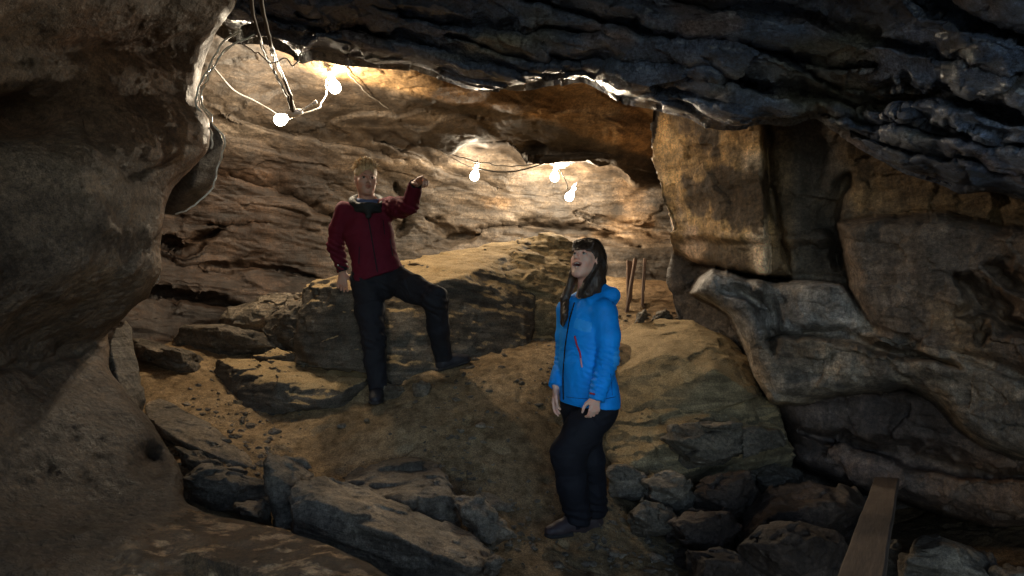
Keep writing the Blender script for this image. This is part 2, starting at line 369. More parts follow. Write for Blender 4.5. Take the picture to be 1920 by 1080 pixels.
# ---- ceiling near the viewer, with its dark wet lip
lip_c = curve([(-900, 60), (100, -60), (330, -20), (400, 40), (440, 62), (490, 66), (540, 84), (565, 102), (590, 96), (640, 104), (700, 110), (760, 116), (830, 134), (885, 152), (960, 156), (1030, 142), (1090, 134), (1130, 150), (1170, 176), (1230, 188), (1290, 208), (1330, 228), (1380, 234), (1430, 222), (1480, 225), (1530, 212), (1570, 240), (1640, 285), (1700, 318), (1760, 340), (1810, 360), (1860, 358), (1920, 372), (2100, 420), (2500, 440), (3200, 445)])
lipd_c = curve([(-900, 3.0), (300, 3.7), (480, 4.1), (700, 4.4), (1000, 4.4), (1300, 4.2), (1600, 4.0), (1920, 3.5), (2500, 2.6), (3200, 2.0)])
def near_ceiling():
    pxs = np.r_[np.linspace(-900, 380, 60), np.linspace(384, 1940, 560), np.linspace(1960, 3200, 70)]
    L = lip_c(pxs); LD = lipd_c(pxs)
    V = np.linspace(0, 1, 460)
    PX = np.repeat(pxs[None], len(V), 0); v = np.repeat(V[:, None], len(pxs), 1)
    top = -520.0; a_ = np.clip(v / .14, 0, 1); b_ = np.clip((v - .14) / .86, 0, 1)
    PY = top + (-20 - top) * a_ + (L[None] + 20) * b_
    z_top = curve([(-900, 2.0), (480, 2.0), (1000, 2.25), (1500, 2.0), (1920, 1.55), (3200, 1.2)])(pxs)[None]
    ztl = (540 - L) / F * LD                       # height of the lip
    # at row py the ceiling height blends from z_top to the lip's height
    w = sstep(-250, 1, (PY - top) / (L[None] - top) * 1.0) if False else ((PY - top) / (L[None] - top)) ** 1.6
    Z = z_top * (1 - w) + ztl[None] * w
    d = Z * F / (540 - PY)
    X, Y = PX, PY
    g = 0
    for i, (pl, wd, dp) in enumerate([
        ([(860, -40), (1000, 2), (1075, 25), (1140, 42), (1200, 65), (1290, 76), (1370, 82), (1440, 96), (1500, 118), (1560, 130), (1640, 128)], 7, .35),
        ([(700, 10), (800, 38), (900, 58), (1000, 62), (1070, 60), (1150, 66)], 7, .25),
        ([(840, 70), (930, 96), (1000, 118), (1060, 112), (1130, 112), (1200, 118), (1330, 122), (1370, 146), (1440, 165)], 6, .28),
        ([(560, 30), (700, 62), (800, 84), (870, 112), (960, 130), (1020, 136)], 6, .22),
        ([(1330, 150), (1440, 168), (1520, 182), (1600, 197), (1690, 196), (1780, 182), (1850, 208), (1960, 250)], 12, .5),
        ([(1540, 212), (1620, 232), (1700, 236), (1780, 252), (1850, 272), (1960, 288)], 9, .35),
        ([(1640, -60), (1720, 0), (1780, 30), (1840, 56), (1960, 92)], 10, .35),
        ([(1440, 96), (1480, 112), (1540, 150), (1620, 170), (1720, 165)], 5, .2),
        ([(480, 20), (560, 48), (650, 60), (740, 88)], 5, .16),
        ([(1100, -60), (1250, 0), (1400, 26), (1520, 40), (1640, 80), (1760, 110), (1900, 140)], 6, .22),
        ([(1150, 176), (1220, 170), (1300, 182), (1400, 196)], 4, .12),
        ([(1600, 250), (1700, 285), (1800, 300), (1930, 330)], 7, .25)]):
        g = g + groove(X, Y, pl, wd, dp * .62, up=2.4, seed=i)
    d = d + g
    e = np.clip((L[None] - PY) / 26, 0, 1); d += .22 * (1 - np.sqrt(np.clip(1 - (1 - e) ** 2, 0, 1)))
    G = np.stack([(PX - 960) / F * d, d, (540 - PY) / F * d], -1)
    back = []
    for k in range(1, 22):
        t = k / 21; dd = LD + .22 + .05 * t + .9 * t; z = ztl + (t ** 1.0) * .55 + .05 * t
        back.append(np.stack([(pxs - 960) / F * (LD + .22 + .5 * t), dd, z + 0 * t], -1))
    G = np.concatenate([G, np.stack(back, 0)], 0)
    first = G[0]; ext = []
    for k in range(24, 0, -1):
        t = k / 24; ext.append(first * (1 - t) + np.stack([first[:, 0] * 1.3, np.full(len(pxs), FILL_MOUTH), np.full(len(pxs), 1.9)], -1) * t)
    G = np.concatenate([np.stack(ext, 0), G], 0)
    h, w_ = G.shape[:2]; N = grid_normals(G); p = G.reshape(-1, 3)
    ct, st_ = math.cos(.22), math.sin(.22); pr = np.stack([p[:, 0] * ct - p[:, 2] * st_, p[:, 1], p[:, 0] * st_ + p[:, 2] * ct], 1)
    a = .03 * fbm(p * 1.6, 3, 13) + strata_disp(p, .22, .045, 4.5, 18) * np.clip(1.25 - .3 * np.abs(p[:, 0]), .35, 1) + facet(pr, (.60, .32, .12), .034, 3, .2) + facet(pr, (.20, .13, .06), .011, 5, .2) + .004 * fbm(p * 16, 2, 31)
    m = np.ones((h, w_)); m[-21:] = .5
    G = p + N.reshape(-1, 3) * (a * m.ravel())[:, None]
    k = fbm(G * np.array([.8, .8, 2.4]), 4, 91)[:, None]
    ol = sstep(.05, .45, k); br = sstep(.15, .5, fbm(G * 1.7, 4, 93)[:, None])
    tint = np.array([[.78, 1.12, 1.9]]) * (1 - ol) + ol * np.array([[1.5, 1.5, 1.25]])  # bluish schist, its blue deepened in the colour to carry skylight
    tint = tint * (1 - .6 * br) + .6 * br * np.array([[1.4, .95, .75]])
    wet = sstep(-.15, .25, fbm(G * np.array([1.2, 1.2, 3.5]), 4, 95)); tint = np.c_[tint, 1 - .85 * wet]
    return link('cave_ceiling', mesh_np('cave_ceiling', G, grid_quads(h, w_), tint=tint), mats=M['ceil'])
nc = near_ceiling(); tag(nc, 'dark wet layered rock ceiling with glittering ledges', kind='structure')

# ---- far ceiling and back wall: one sheet
def back_wall():
    C = []
    def row(py, ds):
        for px, d in zip([-50, 150, 300, 450, 600, 750, 900, 1050, 1200, 1350, 1600], ds): C.append((px, py, d))
    row(-150, [3.6, 3.6, 3.7, 3.8, 3.9, 3.9, 3.9, 3.9, 3.9, 3.9, 3.9])
    row(40, [4.4, 4.5, 4.6, 4.8, 5.0, 5.0, 5.0, 5.0, 5.0, 5.0, 5.0])
    row(100, [4.9, 5.0, 5.1, 5.3, 5.5, 5.5, 5.5, 5.5, 5.4, 5.3, 5.2])
    row(150, [5.0, 5.2, 5.3, 5.6, 5.9, 6.1, 6.1, 6.1, 6.0, 5.9, 5.6])
    row(200, [5.1, 5.4, 5.6, 5.9, 6.3, 6.5, 6.8, 6.8, 6.7, 6.5, 6.2])
    row(260, [5.1, 5.5, 5.8, 6.2, 6.7, 7.0, 7.2, 7.4, 7.3, 7.1, 6.8])
    row(330, [5.1, 5.6, 6.0, 6.5, 7.0, 7.5, 7.9, 8.1, 8.1, 7.9, 7.6])
    row(420, [5.1, 5.6, 6.1, 6.6, 7.2, 7.7, 8.1, 8.3, 8.3, 8.1, 7.8])
    row(520, [5.0, 5.5, 6.0, 6.6, 7.2, 7.7, 8.0, 8.2, 8.2, 8.1, 7.8])
    row(620, [4.9, 5.3, 5.8, 6.4, 7.1, 7.6, 7.9, 8.1, 8.1, 8.0, 7.8])
    row(760, [4.8, 5.1, 5.6, 6.3, 7.0, 7.5, 7.8, 8.0, 8.0, 8.0, 7.8])
    row(950, [4.7, 5.0, 5.5, 6.2, 7.0, 7.5, 7.8, 8.0, 8.0, 8.0, 7.8])
    f = rbf(C)
    xs = np.linspace(-50, 1600, 560); ys = np.r_[np.linspace(-150, 30, 30), np.linspace(33, 700, 300), np.linspace(705, 950, 25)]
    X, Y = np.meshgrid(xs, ys); d = f(X, Y)
    # the slab under the ceiling: a soffit that ends in a broken edge above the brightest lamps
    d -= .50 * sstep(640, 900, X) * (1 - sstep(1150, 1260, X)) * sstep(-90, -10, Y - (150 + (X - 640) * .23)) * (1 - sstep(-4, 5, Y - (252 + (X - 700) * .17 + 9 * np.sin(X / 31) + 5 * np.sin(X / 11))))
    d -= .22 * sstep(960, 990, X) * (1 - sstep(1100, 1200, X)) * sstep(285, 300, Y) * (1 - sstep(308, 316, Y - (X - 1050) * .16))
    # ledges of the left part: overhanging bands
    for i, (pl, wd, dp, up) in enumerate([([(300, 455), (350, 470), (380, 450), (420, 440)], 5, .16, 3), ([(390, 500), (430, 508), (470, 500), (520, 505), (600, 520)], 3, .10, 3),
        ([(250, 552), (330, 560), (400, 572), (460, 580)], 5, .2, 4), ([(390, 418), (440, 424), (500, 420)], 3, .1, 3), ([(430, 330), (560, 380), (650, 430)], 6, .1, 3),
        ([(740, 350), (760, 400), (745, 440)], 8, .14, 2), ([(800, 410), (850, 450), (900, 440)], 8, .14, 2), ([(420, 210), (500, 240), (620, 262), (760, 300)], 6, .07, 3), ([(1080, 400), (1180, 425), (1260, 440)], 4, .12, 3),
        ([(900, 430), (1000, 425), (1090, 440), (1200, 470)], 6, .16, 3), ([(700, 262), (800, 300), (860, 330), (930, 345)], 5, .1, 3)]):
        d += groove(X, Y, pl, wd, dp, up=up, seed=50 + i)
    G = np.stack([(X - 960) / F * d, d, (540 - Y) / F * d], -1); h, w = G.shape[:2]; N = grid_normals(G); p = G.reshape(-1, 3)
    a = .12 * fbm(p * .8, 3, 33) + strata_disp(p, .2, .05, 3.2, 38) + facet(p, (.9, .6, .22), .026, 7, .35) + facet(p, (.24, .24, .08), .007, 9, .35) + .006 * fbm(p * 14, 3, 47)
    G2 = p + N.reshape(-1, 3) * a[:, None]
    # stone colour plus painted light: lamplit ochre band, shaded grey slab; pale and rusty patches
    x, y = X.ravel()[:, None], Y.ravel()[:, None]
    n = fbm(G2 * 1.1, 5, 71)[:, None]; n2 = fbm(G2 * np.array([.9, .9, 3]), 5, 72)[:, None]
    tint = np.ones((len(p), 3)) * (.95, .93, .90)
    lit_och = (1 - sstep(-8, 12, y - (126 + (x - 600) * .262) + 16 * n)) * sstep(480, 560, x)
    tint = tint * (1 - lit_och) + lit_och * np.array([3.0, 2.35, 1.45])
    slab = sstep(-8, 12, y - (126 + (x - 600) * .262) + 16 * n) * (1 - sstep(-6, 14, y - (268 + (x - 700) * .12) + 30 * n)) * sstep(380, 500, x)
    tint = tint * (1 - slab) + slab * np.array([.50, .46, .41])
    lf = (1 - sstep(520, 760, x)) * sstep(230, 330, y)  # reddish-brown left part, also darkened for shade away from the bulbs
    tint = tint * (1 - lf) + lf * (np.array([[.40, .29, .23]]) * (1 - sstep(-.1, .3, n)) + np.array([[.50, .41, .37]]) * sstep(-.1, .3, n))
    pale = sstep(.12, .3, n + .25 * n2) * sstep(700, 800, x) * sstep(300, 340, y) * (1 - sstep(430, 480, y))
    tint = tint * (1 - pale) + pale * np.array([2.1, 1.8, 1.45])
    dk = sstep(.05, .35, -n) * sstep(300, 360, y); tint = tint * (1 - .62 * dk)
    rt = sstep(1120, 1230, x) * sstep(440, 500, y); tint = tint * (1 - .45 * rt)
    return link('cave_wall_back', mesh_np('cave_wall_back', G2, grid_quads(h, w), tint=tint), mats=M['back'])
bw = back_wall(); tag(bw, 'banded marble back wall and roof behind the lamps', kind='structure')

# ---- right wall: several rounded masses over a deeper base
def right_wall():
    edge = curve([(-200, 1150), (100, 1215), (200, 1222), (260, 1223), (350, 1236), (430, 1250), (470, 1262), (520, 1258), (570, 1262), (620, 1275), (800, 1290), (1200, 1290)])
    pys = np.r_[np.linspace(-150, 150, 40), np.linspace(153, 1100, 400), np.linspace(1110, 1300, 20)]
    U = np.r_[np.linspace(0, .62, 330), np.linspace(.622, 1, 60)]
    E = edge(pys); X = E[:, None] + (2500 - E[:, None]) * U[None]; Y = np.repeat(pys[:, None], len(U), 1)
    base = rbf([(1250, 100, 5.6), (1250, 300, 5.8), (1270, 480, 6.3), (1300, 620, 6.2), (1300, 1000, 5.6), (1600, 100, 5.2), (1600, 500, 5.4), (1600, 800, 5.5), (1600, 1000, 5.4), (1920, 200, 4.4), (1920, 600, 4.8), (1920, 1000, 5.0), (2500, 200, 2.9), (2500, 600, 3.3), (2500, 1000, 3.6), (1250, -150, 5.4), (2500, -150, 2.8), (2500, 1300, 3.6), (1300, 1300, 5.4)])(X, Y)
    M1 = [(1000, -200), (1000, 100), (1000, 200), (1000, 260), (1000, 350), (1100, 430), (1180, 455), (1258, 468), (1300, 492), (1345, 502), (1400, 514), (1480, 522), (1560, 560), (1640, 560), (1950, 520), (2700, 600), (2700, -300)]
    M2 = [(1572, 416), (1640, 405), (1700, 404), (1760, 398), (1850, 420), (2000, 430), (2700, 400), (2700, 800), (2000, 730), (1880, 700), (1800, 674), (1720, 662), (1655, 642), (1620, 600), (1596, 540), (1584, 480)]
    M3 = [(1296, 548), (1312, 520), (1334, 502), (1400, 520), (1450, 528), (1500, 524), (1575, 530), (1640, 600), (1700, 630), (1800, 650), (1900, 690), (2050, 800), (2700, 1000), (2700, 1250), (2050, 900), (1925, 864), (1850, 842), (1800, 806), (1755, 754), (1700, 728), (1640, 735), (1560, 746), (1490, 758), (1445, 760), (1412, 706), (1392, 640), (1372, 596), (1335, 566)]
    M4 = [(1440, 740), (1500, 735), (1640, 715), (1780, 730), (1950, 850), (2700, 1000), (2700, 1250), (2000, 960), (1920, 986), (1862, 992), (1765, 966), (1680, 940), (1560, 905), (1492, 868), (1470, 800)]
    d1, i1 = mass(X, Y, M1, rbf([(1222, 200, 5.75), (1240, 400, 5.8), (1262, 480, 5.8), (1440, 200, 4.72), (1440, 500, 4.82), (1560, 300, 4.7), (1600, 520, 4.75), (1900, 300, 3.85), (1900, 520, 4.1), (2500, 300, 2.6), (2500, 600, 2.8), (1200, -100, 5.4), (2000, -100, 3.5)]), 20, .10, seed=1)
    d1 = d1 + .16 * sstep(1432, 1442, X + (Y - 350) * -.02) * (1 - sstep(1500, 1600, X)) + groove(X, Y, [(1440, 210), (1436, 300), (1452, 400), (1480, 510)], 9, .12, up=1.4, seed=7) \
         + groove(X, Y, [(1590, 330), (1560, 400), (1570, 500)], 22, .16, up=1.2, seed=8) + .10 * sstep(-10, 10, Y - 448 - (X - 1280) * .03)
    d2, i2 = mass(X, Y, M2, plane3((1600, 420, 4.25), (1620, 640, 4.3), (1920, 550, 3.55)), 30, .28, seed=2)
    d2 = d2 + groove(X, Y, [(1790, 520), (1830, 560), (1880, 600), (1960, 640)], 16, .25, up=2, seed=9) + groove(X, Y, [(1850, 500), (1900, 540), (1980, 560)], 10, .14, seed=10) + groove(X, Y, [(1790, 590), (1840, 600), (1835, 640)], 8, .1, seed=11)
    d3, i3 = mass(X, Y, M3, plane3((1340, 520, 4.85), (1450, 740, 4.75), (1920, 800, 3.65)), 34, .34, wob=4, seed=3)
    d3 = d3 + groove(X, Y, [(1436, 636), (1480, 632), (1540, 626), (1600, 640), (1640, 655), (1720, 668), (1800, 690)], 7, .22, up=2.5, seed=12) \
         + groove(X, Y, [(1380, 545), (1420, 570), (1440, 620), (1445, 660)], 9, .16, seed=13) + .12 * sstep(1430, 1445, X) * (1 - sstep(620, 634, Y)) + groove(X, Y, [(1350, 545), (1400, 560), (1440, 585)], 7, .12, seed=17)
    d4, i4 = mass(X, Y, M4, plane3((1480, 760, 5.0), (1600, 900, 4.75), (1920, 900, 4.0)), 40, .35, seed=4)
    d4 = d4 + groove(X, Y, [(1500, 810), (1600, 840), (1720, 870), (1860, 895), (1960, 890)], 8, .18, seed=14)
    d = np.minimum.reduce([base, d1, d2, d3, d4])
    who = np.argmin(np.stack([base, d1, d2, d3, d4]), 0)
    def blur(a): q = np.pad(a, 1, mode='edge'); return (q[:-2, 1:-1] + q[2:, 1:-1] + q[1:-1, :-2] + q[1:-1, 2:] + 2 * q[1:-1, 1:-1]) / 6
    d = blur(blur(d)); steep = np.hypot(np.gradient(d, axis=0), np.gradient(d, axis=1)); calm = 1 / (1 + (steep / .022) ** 2)
    for _ in range(4): calm = blur(np.minimum(calm, blur(calm)))
    G = np.stack([(X - 960) / F * d, d, (540 - Y) / F * d], -1)
    back = []
    for k in range(14, 0, -1):
        t = k / 14; q = G[:, 0].copy(); dd = G[:, 0, 1] + 2.4 * t; s = (E - 960 + 1.0 + 260 * t * 0) / F
        q[:, 1] = dd; q[:, 0] = G[:, 0, 0] * dd / G[:, 0, 1] + .40 * t; q[:, 2] = G[:, 0, 2] * dd / G[:, 0, 1]
        back.append(q)
    G = np.concatenate([np.stack(back, 1), G], 1)
    last = G[:, -1]; ext = []
    for k in range(1, 21):
        t = k / 20; ext.append(last * (1 - t) + np.stack([np.full(len(pys), 2.9), np.full(len(pys), FILL_MOUTH), last[:, 2] * 1.6], -1) * t)
    G = np.concatenate([G, np.stack(ext, 1)], 1)
    h, w = G.shape[:2]; N = grid_normals(G); p = G.reshape(-1, 3)
    a = .07 * fbm(p * 1.5, 3, 103) + strata_disp(p, .12, .035, 4, 108) + facet(p, (.5, .4, .35), .045, 11, .35) + facet(p, (.14, .14, .10), .012, 13, .35) + .004 * fbm(p * 20, 3, 107)
    # damp displacement where the sheet steps back, so the steps stay clean
    CM = np.ones((h, w)); CM[:, 14:14 + calm.shape[1]] = calm; a = a * CM.ravel()
    G2 = p + N.reshape(-1, 3) * a[:, None]
    W = np.zeros((h, w), int); W[:, 14:14 + who.shape[1]] = who; W = W.ravel()
    PX = (p[:, 0] / np.maximum(p[:, 1], .1) * F + 960); PY = 540 - p[:, 2] / np.maximum(p[:, 1], .1) * F
    n = fbm(p * 2.2, 5, 171)[:, None]; n2 = fbm(p * np.array([3, 3, 1.2]), 5, 172)[:, None]
    tint = np.ones((len(p), 3)) * .38 * (1.0, .9, .85)
    def setc(m, c):
        nonlocal tint
        m = m if m.ndim == 2 else m[:, None]; tint = tint * (1 - m) + m * np.array(c)
    X1, Y1 = PX[:, None], PY[:, None]
    m1 = (W == 1)[:, None]; m2 = (W == 2)[:, None]; m3 = (W == 3)[:, None]; m4 = (W == 4)[:, None]
    setc(m1 * 1.0, (.70, .55, .36))
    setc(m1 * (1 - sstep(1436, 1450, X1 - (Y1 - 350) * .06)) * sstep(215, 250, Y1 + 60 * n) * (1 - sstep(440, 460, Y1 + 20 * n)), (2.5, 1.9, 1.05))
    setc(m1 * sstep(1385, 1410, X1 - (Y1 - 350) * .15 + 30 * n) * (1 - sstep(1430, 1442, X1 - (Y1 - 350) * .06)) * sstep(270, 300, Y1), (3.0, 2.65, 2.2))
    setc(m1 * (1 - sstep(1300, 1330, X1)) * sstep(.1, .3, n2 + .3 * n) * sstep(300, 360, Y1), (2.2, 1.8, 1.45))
    setc(m1 * sstep(.05, .22, -n - .5 * n2) * (1 - sstep(1430, 1500, X1)), (.55, .42, .28))
    setc(m1 * sstep(1470, 1500, X1) * (1 - sstep(1555, 1600, X1 + 60 * n)), (.38, .37, .36))
    setc(m1 * sstep(1540, 1580, X1) * sstep(370, 420, Y1 + 60 * n) * (1 - sstep(440, 470, Y1)) * (1 - sstep(1660, 1700, X1)), (.40, .36, .33))
    setc(m2 * 1.0, (.62, .55, .52))
    setc(m2 * sstep(-.05, .25, n) * sstep(530, 600, Y1), (.95, .72, .50))
    setc(m2 * sstep(1800, 1900, X1), (.45, .36, .31))
    setc(m3 * 1.0, (.92, .86, .78))
    setc(m3 * (1 - sstep(1580, 1640, X1)) * (1 - sstep(625, 650, Y1 + 30 * n)), (1.0, 1.08, 1.2))
    setc(m3 * sstep(.1, .35, n) * sstep(640, 670, Y1), (1.35, 1.15, .9))
    setc(m3 * sstep(.12, .3, -n), (.5, .5, .5))
    setc(m4 * 1.0, (.40, .33, .32))
    setc(m4 * sstep(1650, 1800, X1) * sstep(830, 900, Y1), (.65, .48, .38))
    return link('cave_wall_right', mesh_np('cave_wall_right', G2, grid_quads(h, w), tint=tint), mats=M['right'])
rw = right_wall(); tag(rw, 'stained and overhanging rock masses of the right cave wall', kind='structure')

# ---- surrounding rock, so that nothing opens behind the sheets (left open behind the viewer for sky fill)
def shell():
    ys = np.linspace(FILL_MOUTH - .3, 11, 60); th = np.linspace(0, 2 * np.pi, 90)
    T, Yy = np.meshgrid(th, ys); R = np.where(Yy > 8, np.sqrt(np.clip(1 - ((Yy - 8) / 3.05) ** 2, 0.0, 1)), 1)
    G = np.stack([.3 + 4.6 * R * np.cos(T), Yy, .2 + 3.6 * R * np.sin(T)], -1); p = G.reshape(-1, 3)
    p = p + .25 * fbm(p * .7, 4, 7)[:, None] * np.array([1, .2, 1])
    return link('cave_wall', mesh_np('cave_wall', p, grid_quads(60, 90), tint=np.ones((len(p), 3)) * .6), mats=M['back'])
tag(shell(), 'rock enclosing the chamber', kind='structure')

# ================================================================== GROUND
gc = []
for px, py, d in [(960, 1080, 3.44), (1080, 1000, 3.9), (1075, 940, 4.1), (708, 748, 4.95), (860, 680, 5.25), (1000, 640, 5.8), (960, 760, 4.75), (900, 860, 4.25), (800, 800, 4.5),
                  (560, 840, 4.4), (600, 790, 4.7), (460, 800, 4.7), (420, 700, 5.4), (300, 720, 5.0), (250, 670, 5.5), (330, 800, 4.5), (400, 880, 4.0), (700, 1000, 3.85), (800, 1060, 3.6),
                  (640, 690, 5.3), (560, 660, 5.7), (300, 640, 5.8), (1180, 620, 6.2), (1240, 600, 6.4), (1200, 700, 5.3), (1150, 800, 4.9), (1200, 900, 4.85), (1300, 1000, 4.4), (1200, 1060, 3.75),
                  (1500, 1000, 4.8), (1700, 1000, 4.9), (1900, 1040, 4.2), (1500, 900, 5.7), (1700, 960, 5.3), (1450, 760, 6.3), (1350, 640, 6.2), (1060, 640, 6.0), (1350, 1080, 3.85), (1600, 1080, 4.2), (1100, 620, 6.3)]:
    q = P(px, py, d); gc.append((q[0], q[1], q[2]))
gc += [(-3, 6.5, -.4), (0, 7.5, .15), (1, 7.6, .05), (2, 7.2, -.1), (3.5, 6, -.9), (-3.5, 4, -1.2), (-1.5, 3, -1.45), (0, 2.6, -1.52), (1.5, 2.6, -1.65), (3, 3, -1.7), (-3.5, 0, -1.6), (0, 0, -1.6), (3.5, 0, -1.6), (-3.5, -5, -1.8), (0, -5, -1.75), (3.5, -5, -1.8), (0, 9.5, .3), (3, 9, 0), (-3, 9, .1), (-1.8, 6.6, -.35), (-1, 7.2, -.05)]
ground_z = rbf(gc, 1.0)
def gz(x, y):
    x = np.asarray(x, float); y = np.asarray(y, float); p = np.stack([np.ravel(x), np.ravel(y), np.zeros(np.size(x))], 1)
    n = .06 * fbm(p * 1.3, 3, 201) + .012 * fbm(p * 6, 4, 203)
    return ground_z(x, y) + n.reshape(np.shape(x))
def ground():
    xs = np.r_[np.linspace(-5, -3.3, 12), np.linspace(-3.2, 3.4, 440), np.linspace(3.5, 5, 12)]; ys = np.r_[np.linspace(-5, 2.2, 40), np.linspace(2.22, 7.6, 430), np.linspace(7.7, 11, 30)]
    X, Y = np.meshgrid(xs, ys); Z = gz(X, Y)
    f = np.stack([X.ravel(), Y.ravel(), np.zeros(X.size)], 1)
    lump = np.maximum(0, fbm(f * 9, 3, 211) - .22) * .05 * sstep(-.1, .3, fbm(f * 1.1, 2, 213)) + .008 * fbm(f * 22, 3, 214) - .03 * sstep(.25, .5, fbm(f * np.array([5, 7, 1]), 2, 217)); Z = Z + lump.reshape(X.shape)
    p = np.stack([X, Y, Z], -1).reshape(-1, 3); n = fbm(p * .8, 4, 221)[:, None]
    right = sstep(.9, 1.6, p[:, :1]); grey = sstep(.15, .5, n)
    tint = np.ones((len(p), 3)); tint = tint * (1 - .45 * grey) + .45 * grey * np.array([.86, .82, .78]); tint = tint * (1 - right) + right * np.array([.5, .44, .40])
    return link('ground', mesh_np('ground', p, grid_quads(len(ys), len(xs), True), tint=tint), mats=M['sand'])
tag(ground(), 'trodden ochre sand slope between the boulders', kind='structure')

# ================================================================== ROCKS (signed distance of cut stone)
def vdb_mesh(arr, org, vox):
    g = vdb.FloatGrid(1.0); g.copyFromArray(np.ascontiguousarray(arr, np.float32))
    p, q = g.convertToQuads(isovalue=0.0)
    return p * vox + org, q.astype(np.int32)
def hull_planes(pts):
    import bmesh
    bm = bmesh.new()
    for p in pts: bm.verts.new(p)
    bmesh.ops.convex_hull(bm, input=bm.verts)
    bm.normal_update(); pl = []
    c = np.mean(pts, 0)
    for f in bm.faces:
        n = np.array(f.normal); o = np.array(f.calc_center_median())
        if (o - c) @ n < 0: n = -n
        pl.append((n, n @ o))
    bm.free(); return pl
def rock(pts, mat, name='rock', label=None, cat='rock', group=None, vox=None, rnd=.02, amp=.03, fr=3.0, seed=None, chip=.02, strat=.0, tilt=0.1, px=True, ncut=10, cutr=.80):
    w = np.array([P(*p) for p in pts]) if px else np.array(pts, float)
    seed = seed if seed is not None else int(abs(w.sum() * 997)) % 1000
    lo, hi = w.min(0), w.max(0); size = (hi - lo).max()
    vox = vox or max(.008, size / 110)
    mar = amp * 2 + .05; lo = lo - mar; hi = hi + mar
    dims = np.ceil((hi - lo) / vox).astype(int) + 1
    ax = [lo[i] + vox * np.arange(dims[i], dtype=np.float32) for i in range(3)]
    Xg, Yg, Zg = np.meshgrid(*ax, indexing='ij')
    d = np.full(Xg.shape, -1e3, np.float32)
    rr = np.random.default_rng(seed + 3); cen = w.mean(0); extra = []
    for _ in range(ncut):
        n = rr.normal(size=3); n[2] *= .7; n /= np.linalg.norm(n); su = ((w - cen) @ n).max(); extra.append((n, cen @ n + su * rr.uniform(cutr, .97)))
    for n, o in hull_planes(w) + extra:
        v = n[0] * Xg + n[1] * Yg + n[2] * Zg - o
        d = np.maximum(d, v)
    q = np.stack([Xg.ravel(), Yg.ravel(), Zg.ravel()], 1); near = np.abs(d.ravel()) < mar
    qq = q[near]
    nn = amp * .6 * fbm(qq * fr, 3, seed) + facet(qq, np.array([.34, .30, .20]) * min(1.0, size), chip * .9 * min(1, size * 1.5), seed % 97, .3) + facet(qq, np.array([.10, .10, .06]) * min(1.0, size + .3), chip * .3, seed % 89, .3)
    if strat: nn = nn + strata_disp(qq, tilt, strat, 7, seed + 9)
    dd = d.ravel(); dd[near] += nn; d = dd.reshape(Xg.shape)
    p, f = vdb_mesh(d, lo, vox)
    p = p + 0
    o = link(name, mesh_np(name, p, f), mats=mat)
    tag(o, label, cat, group); return o
def stone(outline, d, thick, mat, label, bulge=.5, cx=None, **kw):
    """a faceted stone whose outline (pixels) lies at depth d (number or function of px, py); front facets come nearer, back goes deeper"""
    o = np.array(outline, float); c = o.mean(0) if cx is None else np.array(cx, float)
    df = d if callable(d) else (lambda x, y: d)
    if c[0] > 1180 and c[1] > 860: o = c + (o - c) * 1.14; thick = thick * 1.2
    r_ = np.random.default_rng(int(o.sum()) % 9973)
    pts = [(x, y, df(x, y) + r_.uniform(-.15, .25) * thick) for x, y in o]
    for k in range(0, len(o), 2):
        x, y = o[k] * (u := r_.uniform(.45, .85)) + c * (1 - u); pts.append((x, y, df(x, y) - thick * bulge * r_.uniform(.35, .75)))
    pts += [(c[0] + (x - c[0]) * .8, c[1] + (y - c[1]) * .8, df(x, y) + thick * .6) for x, y in o]
    kw.setdefault('ncut', 4); kw.setdefault('cutr', .55); kw.setdefault('chip', .04)
    return rock(pts, mat, label=label, **kw)

R = {}
# the great boulder behind the man: left chunk, main block and the earth mound on its right
rock([(572, 530, 5.6), (655, 512, 5.85), (700, 505, 5.9), (570, 545, 5.3), (640, 524, 5.14), (690, 556, 5.12), (548, 640, 5.25), (552, 690, 5.2), (690, 705, 5.0), (725, 690, 5.15), (600, 700, 5.1), (560, 700, 5.9), (730, 690, 5.9), (735, 540, 5.7)],
     M['sandy'], name='boulder', label='dark upright boulder chunk the man in red leans his hand on', cat='boulder', group='large boulders behind the man', amp=.035, fr=2.6, chip=.03, strat=.02, tilt=1.2, vox=.012)
rock([(655, 512, 6.1), (800, 478, 6.5), (930, 452, 6.9), (1010, 445, 7.0), (1030, 500, 6.6), (700, 545, 5.5), (790, 538, 5.45), (860, 520, 5.6), (905, 502, 5.9), (985, 600, 5.75), (988, 645, 5.65), (700, 600, 5.35), (720, 725, 5.05), (800, 715, 5.1), (870, 690, 5.25), (985, 655, 5.6), (1010, 640, 6.6), (700, 700, 6.5)],
     M['sandy'], name='boulder', label='long sand-topped boulder stretching behind the legs of the man in red', cat='boulder', group='large boulders behind the man', amp=.025, fr=2.6, chip=.02, strat=.022, tilt=.15, vox=.014)
rock([(880, 478, 7.0), (985, 442, 7.0), (1045, 437, 7.0), (1085, 462, 6.9), (1100, 520, 6.7), (900, 505, 6.1), (940, 520, 6.0), (985, 560, 6.0), (1060, 560, 6.1), (985, 650, 5.9), (1075, 650, 6.0), (1110, 640, 6.5), (900, 640, 6.8), (1130, 600, 7.2), (900, 560, 7.4)],
     M['earthy'], name='boulder', label='crumbly earth-covered boulder with horizontal cracks behind the woman in blue', cat='boulder', group='large boulders behind the man', amp=.05, fr=4.4, chip=.04, strat=.045, tilt=.05, vox=.014)
